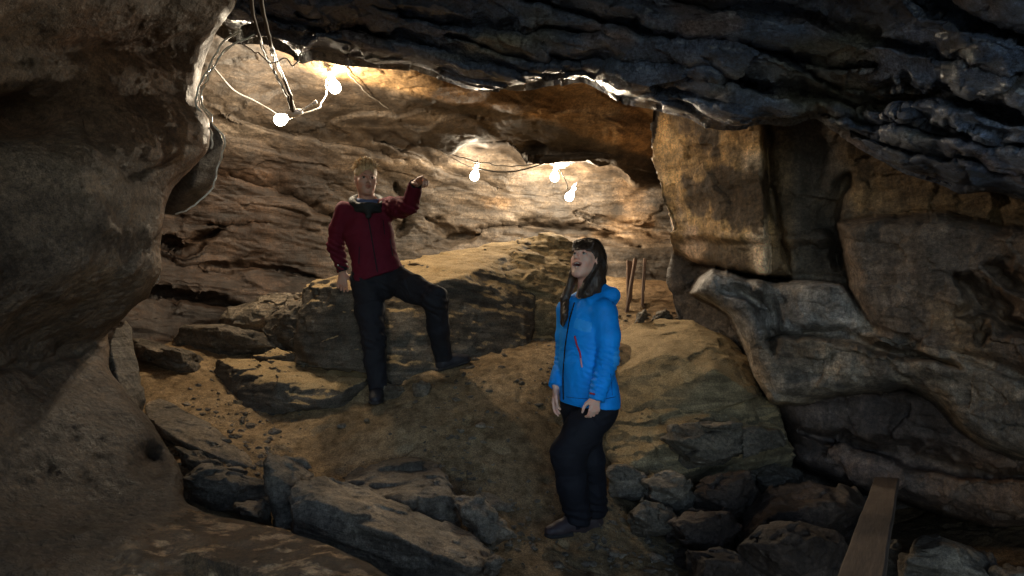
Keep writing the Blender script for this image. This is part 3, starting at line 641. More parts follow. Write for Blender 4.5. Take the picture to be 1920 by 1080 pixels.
# low block left of the man
rock([(398, 672, 5.35), (470, 674, 5.6), (690, 692, 5.5), (700, 700, 5.2), (470, 716, 4.95), (520, 720, 4.85), (660, 735, 4.9), (430, 790, 4.95), (560, 768, 4.75), (640, 760, 4.85), (400, 760, 5.2), (400, 700, 5.5), (700, 760, 5.5), (420, 780, 5.6)],
     M['sandy'], name='boulder', label='low flat-topped boulder with a sandy lit top lying left of the man in red', cat='boulder', amp=.05, fr=2.4, chip=.03, strat=.03, vox=.011)
# rocks at the foot of the left back wall
stone([(498, 600), (520, 580), (566, 560), (572, 600), (560, 680), (510, 660)], 5.75, .5, M['boulder'], 'pointed dark rock wedged against the left end of the upright boulder chunk', strat=.03)
stone([(325, 640), (350, 615), (420, 608), (500, 636), (545, 655), (540, 672), (440, 668), (360, 668)], 5.75, .6, M['boulder'], 'dark flat rock lying at the foot of the back wall left of the boulders', strat=.04)
stone([(250, 640), (300, 645), (380, 668), (395, 690), (330, 700), (260, 670)], 5.3, .5, M['boulder'], 'dark rounded rock beside the crescent flake at the foot of the wall', strat=.02)
stone([(405, 600), (430, 580), (520, 555), (566, 552), (566, 580), (500, 622), (440, 625)], 6.25, .5, M['slab'], 'pale leaning rock with a notched edge against the lower back wall', strat=.04)
stone([(480, 668), (520, 655), (556, 668), (550, 690), (500, 688)], 5.6, .35, M['sandy'], 'small sand-dusted rock between the low boulder and the upright chunk')
# foreground slabs
rock([(530, 884, 3.42), (580, 876, 3.55), (690, 926, 3.6), (870, 1002, 3.45), (940, 1050, 3.2), (925, 1085, 3.0), (870, 1062, 2.95), (750, 1004, 3.0), (640, 966, 3.05), (548, 955, 3.12), (560, 1020, 3.3), (700, 1085, 3.2), (870, 1150, 3.05), (930, 1120, 3.3), (600, 1000, 3.8), (900, 1100, 3.6)],
     M['slab'], name='slab', label='long tilted slab with a shadowed underside in the foreground', cat='rock slab', group='fallen slabs in the foreground', amp=.03, fr=2.8, chip=.02, strat=.03, tilt=.35, vox=.009)
rock([(487, 838, 3.55), (500, 832, 3.7), (560, 850, 3.75), (604, 884, 3.7), (560, 884, 3.5), (505, 862, 3.45), (520, 985, 3.35), (556, 992, 3.4), (545, 900, 3.4), (500, 900, 3.5), (510, 990, 3.6), (570, 990, 3.8), (600, 900, 3.8)],
     M['slab'], name='slab', label='upright broken stone block standing at the left end of the long tilted slab', cat='rock slab', group='fallen slabs in the foreground', amp=.03, fr=3.5, chip=.03, strat=.03, tilt=.5, vox=.009)
rock([(640, 890, 4.0), (740, 858, 4.25), (812, 852, 4.3), (830, 880, 4.1), (845, 915, 3.9), (870, 985, 3.75), (835, 978, 3.65), (745, 935, 3.6), (838, 940, 3.65), (690, 930, 3.7), (760, 1000, 3.7), (860, 995, 3.75), (840, 990, 4.3), (650, 930, 4.2)],
     M['slab'], name='slab', label='rough-topped wedge of rock lying behind the long tilted slab', cat='rock slab', group='fallen slabs in the foreground', amp=.035, fr=4, chip=.03, strat=.025, tilt=-.2, vox=.009)
rock([(268, 745, 4.55), (300, 735, 4.7), (400, 800, 4.5), (480, 872, 4.1), (460, 880, 4.0), (330, 822, 4.1), (268, 780, 4.3), (330, 840, 4.2), (460, 892, 4.1), (280, 800, 4.5)],
     M['slab'], name='slab', label='thin slanting slab edge left of the upright broken block', cat='rock slab', group='fallen slabs in the foreground', amp=.025, fr=3, chip=.02, strat=.03, tilt=.45, vox=.008)
stone([(335, 900), (380, 880), (470, 880), (506, 900), (506, 950), (440, 960), (350, 945)], 3.75, .5, M['slab'], 'low rounded stone behind the glinting shelf at the left', strat=.02)
stone([(330, 840), (370, 850), (430, 880), (420, 898), (350, 890)], 4.0, .3, M['boulder'], 'small dark stone under the thin slanting slab edge')
stone([(440, 945), (505, 940), (512, 985), (440, 972)], 3.45, .3, M['slab'], 'small block at the foot of the upright broken stone')
stone([(855, 940), (900, 930), (945, 980), (962, 1005), (925, 1030), (880, 1000)], 3.55, .35, M['slab'], 'small angular stone at the right end of the long tilted slab')
stone([(912, 1046), (930, 1040), (944, 1052), (925, 1082), (908, 1075)], 3.02, .12, M['boulder'], 'small dark stone at the tip of the long tilted slab')
stone([(772, 722), (790, 714), (812, 722), (815, 738), (795, 748), (775, 740)], 4.85, .14, M['slab'], 'fist-sized pitted stone on the sand in front of the man', bulge=.9, amp=.02, fr=14)
stone([(700, 735), (720, 722), (750, 724), (768, 745), (740, 762), (705, 755)], 4.95, .2, M['boulder'], 'flat half-buried stone beside the man\'s front boot')
rock([(880, 905, 4.1), (995, 858, 4.6), (1030, 880, 4.5), (1040, 960, 4.05), (1000, 975, 3.95), (900, 945, 3.95), (950, 1010, 4.1), (1030, 900, 4.7)], M['slab'], name='slab',
     label='half-buried slanting slab between the rock wedge and the woman\'s boots', cat='rock slab', group='fallen slabs in the foreground', amp=.02, fr=3, strat=.03, tilt=-.5)
# right mound and rubble
rock([(1130, 640, 5.9), (1185, 606, 6.1), (1240, 597, 6.2), (1300, 602, 6.1), (1368, 640, 5.9), (1412, 680, 5.6), (1438, 735, 5.4), (1160, 700, 5.2), (1250, 660, 5.2), (1340, 690, 4.95), (1420, 745, 4.95), (1265, 765, 4.85), (1160, 780, 4.9), (1340, 770, 4.85), (1430, 755, 5.8), (1150, 760, 6.0)],
     M['earthy'], name='boulder', label='broad domed boulder covered in sand right of the woman in blue', cat='boulder', group='boulders right of the woman', ncut=2, cutr=.93, amp=.04, fr=1.9, chip=.012, strat=.008, tilt=.1, vox=.013)
rock([(1110, 760, 5.1), (1270, 725, 5.05), (1400, 728, 5.1), (1478, 760, 5.2), (1490, 830, 5.0), (1400, 860, 4.7), (1240, 840, 4.55), (1140, 890, 4.5), (1250, 900, 4.5), (1480, 900, 5.0), (1150, 900, 5.0)],
     M['earthy'], ncut=3, name='boulder', label='dark boulder under the domed one, right of the woman\'s legs', cat='boulder', group='boulders right of the woman', amp=.07, fr=2.4, chip=.04, strat=.04, tilt=-.1, vox=.012)
stone([(1235, 822), (1260, 805), (1370, 800), (1480, 812), (1485, 830), (1370, 862), (1330, 868), (1290, 868)], 4.5, .5, M['boulder'], 'flat capping stone with a curled lower edge among the right rubble', strat=.03)
stone([(1212, 905), (1250, 885), (1290, 890), (1300, 935), (1275, 968), (1225, 945)], 4.25, .3, M['slab'], 'pale grey broken stone nearest the woman in the right rubble', bulge=.8)
stone([(1302, 925), (1330, 898), (1400, 890), (1428, 930), (1390, 960), (1350, 978), (1310, 955)], 4.3, .4, M['rust'], 'blocky rusty stone between the pale grey stone and the big rusty boulder', bulge=.8)
stone([(1185, 962), (1210, 945), (1255, 955), (1268, 985), (1240, 1000), (1190, 998)], 4.0, .3, M['boulder'], 'low mossy stone just behind the woman\'s boots on the right')
stone([(1262, 985), (1300, 960), (1360, 965), (1385, 1000), (1370, 1040), (1300, 1030), (1265, 1010)], 3.9, .35, M['rust'], 'rounded stone below the pale grey one in the right rubble')
stone([(1372, 960), (1440, 925), (1520, 912), (1590, 925), (1645, 990), (1640, 1020), (1540, 1010), (1450, 1000), (1390, 1020)], lambda x, y: 4.2, .6, M['rust'], 'widest rusty boulder beside the wooden plank', bulge=.7, vox=.011)
stone([(1405, 1035), (1440, 1005), (1500, 988), (1560, 1010), (1610, 1060), (1620, 1110), (1480, 1120), (1410, 1100)], 3.5, .5, M['rust'], 'reddish boulder at the bottom edge left of the wooden plank', bulge=.7, vox=.010)
stone([(1290, 1040), (1350, 1030), (1410, 1050), (1420, 1110), (1300, 1120)], 3.5, .4, M['rust'], 'low stone at the bottom edge left of the reddish boulder')
stone([(1690, 1050), (1735, 1008), (1790, 1020), (1850, 1035), (1870, 1090), (1700, 1120)], 3.5, .4, M['slab'], 'light peaked stone right of the wooden plank', bulge=.9)
stone([(1860, 1085), (1890, 1062), (1940, 1075), (1960, 1120), (1860, 1120)], 3.3, .35, M['slab'], 'small stone in the bottom right corner')
stone([(1650, 1040), (1680, 1020), (1700, 1060), (1720, 1120), (1640, 1120)], 3.7, .4, M['boulder'], 'dark stone wedged against the right side of the plank')
stone([(1400, 890), (1450, 870), (1500, 890), (1490, 930), (1430, 925)], 4.8, .4, M['boulder'], 'shadowed stone behind the rusty rubble')
stone([(1130, 880), (1160, 872), (1210, 890), (1230, 930), (1190, 940), (1135, 930)], 4.3, .35, M['slab'], 'bluish layered stone directly behind the woman\'s calves', strat=.03)
# small things at the back, under the standing planks
stone([(1188, 608), (1196, 590), (1212, 578), (1216, 590), (1204, 612)], 6.15, .14, M['slab'], 'small pale pointed stone at the foot of the standing planks')
stone([(1222, 602), (1232, 584), (1250, 578), (1264, 600)], 6.3, .2, M['slab'], 'wider pale stone right of the pointed one behind the domed boulder')
# crescent flake of rock at the left wall
rock([(240, 596, 4.0), (246, 630, 4.0), (222, 655, 3.75), (205, 640, 3.7), (202, 690, 3.65), (232, 690, 3.7), (262, 730, 3.7), (275, 765, 3.7), (262, 785, 3.6), (232, 760, 3.5), (225, 700, 4.1), (255, 780, 4.0)],
     M['slab'], name='rock_flake', label='curved crescent flake of rock catching the light beside the left wall', cat='rock', amp=.02, fr=6, chip=.01, vox=.008)
# pebbles
bits = []
for (px, py, s) in [(470, 800, .04), (515, 812, .05), (880, 745, .03), (640, 800, .035), (980, 720, .03), (900, 800, .04), (560, 770, .03), (1000, 1030, .03), (1150, 1040, .04), (870, 1010, .03), (420, 830, .05), (1230, 1050, .05), (690, 790, .03), (1060, 1040, .025), (940, 690, .03), (880, 690, .04), (350, 760, .04), (1010, 760, .03), (500, 830, .03), (1110, 1060, .03)]:
    for dd in np.linspace(3.0, 6.5, 200):
        q = P(px, py, dd)
        if q[2] <= float(gz(q[0], q[1])): break
    r_ = np.random.default_rng(int(px)); pts = r_.normal(size=(14, 3)); pts /= np.linalg.norm(pts, axis=1)[:, None]; pts = pts * s * np.array([1.2, 1, .6]) + q + np.array([0, 0, s * .2])
    where = 'on the sand left of the man' if px < 690 else ('on the sand between the man and the woman' if px < 1000 else 'on the floor by the woman\'s boots')
    rock(list(pts), M['slab'], name='pebble', label='small loose stone ' + where, cat='stone', group='small loose stones ' + where, vox=.006, rnd=.01, amp=.006, fr=14, chip=.004, px=False, seed=int(px))

# ================================================================== WOOD
def wood_mat(name, c0, c1):
    t = NT(name); v = t.coord(scale=(14, 14, 1.2)); v2 = t.coord()
    c = t.ramp(t.noise(v, 2.2, 7, .7, .8), [(.3, c0), (.7, c1)])
    c = t.mix(c, t.ramp(t.noise(v2, 5, 5, .7), [(.3, (.6, .6, .6)), (.7, (1.3, 1.3, 1.3))]), .7, 'MULTIPLY')
    t.seth(Base_Color=c, Roughness=.75, Normal=t.bump(t.noise(v, 4, 6, .7), .4, .01)); return t.m
M['wood'] = wood_mat('weathered_plank', (.060, .042, .030), (.15, .108, .078))
M['redwood'] = wood_mat('old_red_wood', (.055, .028, .016), (.17, .09, .05))
def plank(a, b, w, th, side, mat, name='wooden_plank'):
    """a board from a to b; local z runs along it"""
    import bmesh
    a = np.array(a); b = np.array(b); L = np.linalg.norm(b - a); z = (b - a) / L
    x = np.array(side, float); x -= (x @ z) * z; x /= np.linalg.norm(x); y = np.cross(z, x)
    bm = bmesh.new(); n = 24; rings = []
    for k in range(n + 1):
        t = k / n; j = .0008 * math.sin(k * 1.7) + .001 * math.sin(k * .6); hw = w / 2 + j; c = .003 * math.sin(k * .5)
        e = min(.006, th / 3)
        pr = [(-hw + e, -th / 2), (hw - e, -th / 2), (hw, -th / 2 + e), (hw, th / 2 - e), (hw - e, th / 2), (-hw + e, th / 2), (-hw, th / 2 - e), (-hw, -th / 2 + e)]
        rings.append([bm.verts.new((u, v + c, t * L + (.006 * math.sin(9 * u / w) if k in (0, n) else 0))) for u, v in pr])
    for k in range(n):
        for i in range(8): bm.faces.new([rings[k][i], rings[k][(i + 1) % 8], rings[k + 1][(i + 1) % 8], rings[k + 1][i]])
    bm.faces.new(rings[0][::-1]); bm.faces.new(rings[-1]); bmesh.ops.recalc_face_normals(bm, faces=bm.faces)
    me = bpy.data.meshes.new(name); bm.to_mesh(me); bm.free()
    o = link(name, me, mats=mat); o.matrix_world = Matrix([[x[0], y[0], z[0], a[0]], [x[1], y[1], z[1], a[1]], [x[2], y[2], z[2], a[2]], [0, 0, 0, 1]])
    return o
tag(plank(P(1600, 1140, 1.95), P(1663, 900, 4.3), .135, .030, (1, 0, .05), M['wood']), 'weathered wooden board running down from the bottom edge into the right rubble', 'plank')
tag(plank(P(1172, 604, 6.6), P(1191, 487, 7.0), .036, .03, (1, .3, 0), M['redwood']), 'left of the thin upright boards leaning behind the woman, catching the light', 'plank', 'upright boards behind the woman')
tag(plank(P(1203, 600, 6.75), P(1209, 486, 7.1), .032, .025, (1, -.2, 0), M['redwood']), 'right of the thin upright boards leaning behind the woman, in shade', 'plank', 'upright boards behind the woman')
tag(plank(P(1180, 598, 6.9), P(1180, 490, 7.15), .06, .03, (1, .1, 0), M['redwood']), 'short dark board standing behind the lit thin board', 'plank', 'upright boards behind the woman')

# ================================================================== LAMPS AND CABLES
def simple(name, c, r=.5, metal=0, spec=.5, **kw):
    t = NT(name); t.seth(Base_Color=c, Roughness=r, Metallic=metal); t.b.inputs['Specular IOR Level'].default_value = spec; t.seth(**kw); return t.m
M['white_cable'] = simple('pale_cable', (.62, .60, .56), .35)
M['dark_cable'] = simple('dark_cable', (.030, .026, .022), .45)
M['grey_cable'] = simple('grey_cable', (.22, .20, .17), .4)
M['blue_cord'] = simple('blue_cord', (.03, .13, .42), .6)
M['socket'] = simple('white_socket', (.70, .69, .66), .4)
def bulb_glass():
    m = bpy.data.materials.new('lit_bulb_glass'); m.use_nodes = True; n = m.node_tree; n.nodes.clear()
    o = n.nodes.new('ShaderNodeOutputMaterial'); t = n.nodes.new('ShaderNodeBsdfTransparent'); e = n.nodes.new('ShaderNodeEmission'); x = n.nodes.new('ShaderNodeMixShader')
    e.inputs[0].default_value = (1, .86, .66, 1); e.inputs[1].default_value = 14; x.inputs[0].default_value = .35
    n.links.new(t.outputs[0], x.inputs[1]); n.links.new(e.outputs[0], x.inputs[2]); n.links.new(x.outputs[0], o.inputs[0]); return m
M['bulb'] = bulb_glass()
def cable(name, pts, r, mat, label=None, cat='cable', group=None, parent=None, jitter=0.0):
    cu = bpy.data.curves.new(name, 'CURVE'); cu.dimensions = '3D'; cu.bevel_depth = r; cu.bevel_resolution = 2; cu.use_fill_caps = True
    pts = [np.array(p, float) for p in pts]
    # catmull-rom through the points
    out = []
    ext = [2 * pts[0] - pts[1]] + pts + [2 * pts[-1] - pts[-2]]
    for k in range(1, len(ext) - 2):
        for t in np.linspace(0, 1, 9)[:-1]:
            a, b, c, d = ext[k - 1:k + 3]
            out.append(.5 * ((2 * b) + (-a + c) * t + (2 * a - 5 * b + 4 * c - d) * t * t + (-a + 3 * b - 3 * c + d) * t ** 3))
    out.append(pts[-1]); out = np.array(out)
    if jitter: out = out + jitter * np.stack([fbm(out * 9, 2, 300 + k) for k in range(3)], 1)
    s = cu.splines.new('POLY'); s.points.add(len(out) - 1); s.points.foreach_set('co', np.c_[out, np.ones(len(out))].ravel())
    tmp = bpy.data.objects.new('tmp', cu); col.objects.link(tmp)
    me = bpy.data.meshes.new_from_object(tmp.evaluated_get(bpy.context.evaluated_depsgraph_get())); bpy.data.objects.remove(tmp); me.name = name
    me.polygons.foreach_set('use_smooth', [True] * len(me.polygons))
    me.materials.clear()
    if parent is not None:
        me.transform(Matrix.Translation(-parent.location))
    o = link(name, me, parent, mat); tag(o, label, cat if label else None, group); return o
def lathe(profile, seg=20):
    import bmesh
    bm = bmesh.new(); rings = []
    for r, z in profile:
        rings.append([bm.verts.new((r * math.cos(2 * math.pi * k / seg), r * math.sin(2 * math.pi * k / seg), z)) for k in range(seg)])
    for a, b in zip(rings[:-1], rings[1:]):
        for k in range(seg): bm.faces.new([a[k], a[(k + 1) % seg], b[(k + 1) % seg], b[k]])
    bm.faces.new(rings[0][::-1]); bm.faces.new(rings[-1]); bmesh.ops.recalc_face_normals(bm, faces=bm.faces)
    me = bpy.data.meshes.new('lathe'); bm.to_mesh(me); bm.free(); me.polygons.foreach_set('use_smooth', [True] * len(me.polygons)); return me
def bulb(pos, power, label, tilt=(0, 0), s=1.0):
    """hanging bulb: glass downwards, white socket above"""
    e = empty('light_bulb', pos); tag(e, label, 'light bulb', 'bare bulbs strung through the cave')
    e.rotation_euler = (tilt[0], tilt[1], 0)
    g = lathe([(r * s, z * s) for r, z in [(.004, -.055), (.022, -.051), (.038, -.038), (.046, -.018), (.046, .004), (.038, .026), (.026, .044), (.018, .058), (.016, .066)]])
    link('glass', g, e, M['bulb'])
    k = lathe([(r * s, z * s) for r, z in [(.017, .062), (.021, .066), (.021, .095), (.024, .097), (.024, .125), (.016, .140), (.008, .148), (.006, .160)]])
    link('socket', k, e, M['socket'])
    l = bpy.data.lights.new('lamp', 'POINT'); l.energy = power; l.color = (1.0, .83, .60); l.shadow_soft_size = .028 * s
    lo = bpy.data.objects.new('lamp', l); col.objects.link(lo); lo.parent = e
    return e
def wall_depth(px, py):
    bpy.context.view_layer.update()
    ok, loc, *_ = bw.ray_cast(Vector((0, 0, 0)), Vector(P(px, py, 1)).normalized()); return loc.y
DA, DB, DC, DD, DE = wall_depth(527, 224) - .55, wall_depth(627, 162) - .42, wall_depth(890, 329) - .45, wall_depth(1040, 331) - .55, wall_depth(1068, 368) - .58
print('DEPTHS', DA, DB, DC, DD, DE)
LP = {'A': P(527, 224, DA), 'B': P(627, 162, DB), 'C': P(890, 329, DC), 'D': P(1040, 331, DD), 'E': P(1068, 368, DE)}
PW = {'A': 22, 'B': 35, 'C': 17, 'D': 34, 'E': 38}
LB = {'A': 'brightest bulb, hanging beside the white fixture arm at upper left', 'B': 'bulb hanging from a blue cord close under the roof',
      'C': 'single bulb hanging right of the man\'s pointing hand', 'D': 'upper bulb of the pair on the right, close under the broken ledge', 'E': 'lower bulb of the pair on the right, above the woman\'s head'}
for k in 'ABCDE': bulb(LP[k], PW[k], LB[k], tilt={'A': (0, 1.2), 'B': (.1, -.3), 'C': (0, .2), 'D': (0, .1), 'E': (.1, .5)}[k], s=1.08)
# white plastic fixture arm next to the brightest bulb
ea = empty('lamp_fixture', P(553, 212, 5.42)); tag(ea, 'white plastic lamp fixture with a small arm beside the brightest bulb', 'lamp fixture')
k = lathe([(.012, -.06), (.030, -.055), (.034, -.01), (.030, .03), (.018, .06)]); o = link('housing', k, ea, M['socket']); o.rotation_euler = (0, 1.35, 0)
k = lathe([(.008, 0), (.009, .08), (.011, .13), (.017, .145), (.015, .165)]); o = link('arm', k, ea, M['socket']); o.rotation_euler = (0, 1.05, 0); o.location = (.03, 0, .01)
G5 = 'lamp cables'
cable('cable', [P(462, -60, 3.3), P(470, -5, 3.55), P(478, 40, 3.8), P(487, 70, 3.95), P(497, 100, 4.3), P(512, 130, 4.7), P(528, 160, 5.0), P(538, 180, 5.2), P(546, 205, 5.38)], .010, M['dark_cable'], 'left one of the thick dark cables hanging from the ceiling to the brightest bulb', group=G5, jitter=.01)
cable('cable', [P(482, -60, 3.3), P(489, -5, 3.5), P(500, 50, 3.75), P(510, 90, 4.05), P(522, 125, 4.6), P(536, 155, 5.0), P(545, 180, 5.2), P(549, 208, 5.38)], .012, M['dark_cable'], 'right one of the thick dark cables hanging from the ceiling to the brightest bulb', group=G5, jitter=.01)
cable('cable', [P(508, 95, 4.2), P(518, 118, 4.6), P(530, 142, 4.9), P(541, 165, 5.15), P(548, 192, 5.35), P(552, 205, 5.4)], .008, M['white_cable'], 'pale cable lying along the thick dark ones above the brightest bulb', group=G5, jitter=.02)
cable('cable', [P(398, 122, 4.3), P(412, 140, 4.5), P(440, 170, 4.9), P(475, 188, 5.2), P(505, 205, 5.35), P(520, 215, 5.42)], .006, M['white_cable'], 'pale cable curving from the left wall to the brightest bulb', group=G5)
cable('cable', [P(560, 214, 5.42), P(578, 210, 5.45), P(592, 204, 5.5), P(604, 192, 5.55), P(612, 178, 5.6), P(610, 160, 5.62), P(616, 145, 5.64), P(622, 140, 5.65)], .006, M['white_cable'], 'short kinked cable joining the brightest bulb to the one on the blue cord', group=G5, jitter=.03)
cable('cord', [P(628, 100, 5.3), P(630, 112, 5.5), P(626, 128, 5.6), P(625, 145, 5.64)], .004, M['grey_cable'], 'thin cord the bulb under the roof hangs from', cat='cord')
bn = []
for j in range(9):
    a = j * 2.4; bn.append(P(628 + 9 * math.cos(a) * (1 - j * .04), 109 + 5 * math.sin(a * 1.3), 5.38 + .02 * math.sin(a)))
cable('cord', bn, .004, M['blue_cord'], 'tangled knot of blue cord tied to the roof', cat='cord')
cable('cable', [P(636, 108, 5.4), P(655, 138, 5.7), P(690, 175, 6.1), P(730, 205, 6.45), P(765, 235, 6.8), P(800, 262, 7.0), P(830, 280, 7.1), P(860, 293, 7.2), P(895, 303, 7.25), P(960, 312, 7.25), P(1038, 303, 7.3)], .007, M['grey_cable'], 'long upper cable running down across the back wall to the pair of bulbs', group=G5, jitter=.02)
cable('cable', [P(800, 262, 6.95), P(822, 280, 7.05), P(850, 297, 7.15), P(875, 310, 7.22), P(888, 314, 7.25)], .006, M['white_cable'], 'pale cable ending at the single bulb right of the pointing hand', group=G5, jitter=.01)
cable('cable', [P(893, 315, 7.25), P(930, 322, 7.2), P(965, 321, 7.2), P(1000, 313, 7.25), P(1032, 303, 7.3), P(1040, 310, 7.3)], .008, M['dark_cable'], 'dark sagging cable between the single bulb and the pair of bulbs', group=G5)
cable('cable', [P(1043, 300, 7.4), P(1046, 312, 7.35), P(1056, 330, 7.25), P(1064, 348, 7.2), P(1062, 356, 7.16)], .005, M['grey_cable'], 'short cable joining the two bulbs of the pair', group=G5)
cable('cable', [P(448, 78, 4.3), P(470, 95, 4.35), P(490, 103, 4.2), P(505, 118, 4.25), P(520, 116, 4.3), P(535, 108, 4.3), P(546, 120, 4.3), P(556, 118, 4.25), P(562, 98, 4.3)], .0045, M['white_cable'], 'loose loops of thin cable drooping under the ceiling lip', group=G5, jitter=.02)

# pale tubes added for the backlit glint along the left wall's wet edge
M['wet'] = simple('pale_rim_glint', (.82, .76, .66), .15, spec=1.0)  # material of the added glint tubes only
RB = 'tubes added for the glint along the left wall edge'
M['lobe'] = rock_mat('dark_smooth_rock', (.09, .08, .072), (.13, .11, .095), (.18, .152, .13), rough=(.3, .55), bump=.4, bscale=26, tint=False)
rock([(350, 225, 3.95), (385, 222, 3.85), (408, 240, 3.84), (419, 266, 3.84), (409, 305, 3.88), (403, 340, 3.9), (380, 374, 3.92), (330, 403, 3.95), (300, 400, 3.95), (330, 330, 3.75), (370, 300, 3.72), (360, 350, 3.74), (380, 270, 4.6), (330, 400, 4.6), (280, 330, 4.4)],
     M['lobe'], name='rock_lobe', label='dark smooth rock lobe bulging out behind the edge of the left wall', cat='rock', amp=.02, fr=2, chip=.0, vox=.009, ncut=0)
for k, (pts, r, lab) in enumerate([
    ([(446, 58), (420, 78), (396, 112), (378, 150), (367, 182), (374, 212), (388, 236), (398, 256), (396, 276)], .011, 'outer pale tube added for the backlit glint down the left wall edge'),
    ([(478, 66), (452, 74), (424, 92), (408, 112), (392, 140), (383, 168), (384, 200), (400, 232), (418, 258), (416, 285), (409, 305), (405, 338), (392, 362), (362, 386), (330, 402)], .009, 'inner pale tube added for the backlit glint, longest along the left wall edge'),
    ([(440, 84), (412, 104), (402, 122), (386, 150), (378, 172), (376, 196), (390, 224)], .007, 'crooked middle tube added for the glint between the two longer ones'),
    ([(392, 128), (386, 140), (390, 152), (380, 164), (382, 180), (372, 192)], .006, 'shortest knotted tube added for the glint at the narrow part of the wall edge'),
    ([(300, 455), (299, 475), (302, 500), (297, 520), (290, 538)], .006, 'low thin tube added for the glint on the edge of the bulging left wall')]):
    cable('rim_glint', [P(x, y, 3.60 + .04 * math.sin(i * 1.3 + k)) for i, (x, y) in enumerate(pts)], r * .48, M['wet'], lab, cat='rock edge', group=RB, jitter=.022)  # added tubes standing for the glint, not rock of the wall edge

# broken chips between the larger stones on the right
r_ = np.random.default_rng(77)
for k in range(34):
    px_, py_ = r_.uniform(1180, 1640), r_.uniform(930, 1075)
    for dd in np.linspace(3.0, 6.5, 240):
        q = P(px_, py_, dd)
        if q[2] <= float(gz(q[0], q[1])): break
    sz = r_.uniform(.03, .085); pts = r_.normal(size=(12, 3)); pts /= np.linalg.norm(pts, axis=1)[:, None]; pts = pts * sz * np.array([1.3, 1, .6]) * r_.uniform(.7, 1.2, (12, 1)) + q + np.array([0, 0, sz * .3])
    rock(list(pts), M['rust' if k % 3 else 'boulder'], name='stone_chip', label='small broken chip of stone in the gaps of the right rubble', cat='stone', group='stone chips in the right rubble', vox=.008, rnd=.01, amp=.006, fr=12, chip=.006, px=False, seed=k, ncut=6)

# loose grit and gravel, too many to count
def gravel(n=5200):
    r_ = np.random.default_rng(31); ph = (1 + 5 ** .5) / 2
    ico = np.array([(-1, ph, 0), (1, ph, 0), (-1, -ph, 0), (1, -ph, 0), (0, -1, ph), (0, 1, ph), (0, -1, -ph), (0, 1, -ph), (ph, 0, -1), (ph, 0, 1), (-ph, 0, -1), (-ph, 0, 1)]) / 1.9
    fc = np.array([(0, 11, 5), (0, 5, 1), (0, 1, 7), (0, 7, 10), (0, 10, 11), (1, 5, 9), (5, 11, 4), (11, 10, 2), (10, 7, 6), (7, 1, 8), (3, 9, 4), (3, 4, 2), (3, 2, 6), (3, 6, 8), (3, 8, 9), (4, 9, 5), (2, 4, 11), (6, 2, 10), (8, 6, 7), (9, 8, 1)])
    x = r_.uniform(-2.4, 2.6, n * 3); y = r_.uniform(3.0, 6.6, n * 3); w = fbm(np.stack([x * 1.4, y * 1.4, x * 0], 1), 3, 88) + .25 * (x > .9); k = w + r_.normal(size=len(x)) * .25 > .22
    x, y = x[k][:n], y[k][:n]; z = gz(x, y); m = len(x); sz = .004 + .016 * r_.random(m) ** 3
    V = ico[None] * (1 + .35 * r_.normal(size=(m, 12, 1))) * (sz[:, None] * np.array([1.25, 1, .75]) * r_.uniform(.7, 1.3, (m, 3)))[:, None]; V = V + np.stack([x, y, z + sz * .3], 1)[:, None]
    Fc = (fc[None] + 12 * np.arange(m)[:, None, None]).reshape(-1, 3)
    o = link('gravel', mesh_np('gravel', V.reshape(-1, 3), Fc, smooth=False), mats=M['slab']); tag(o, 'loose grit and gravel lying on the sand', kind='stuff')
gravel()
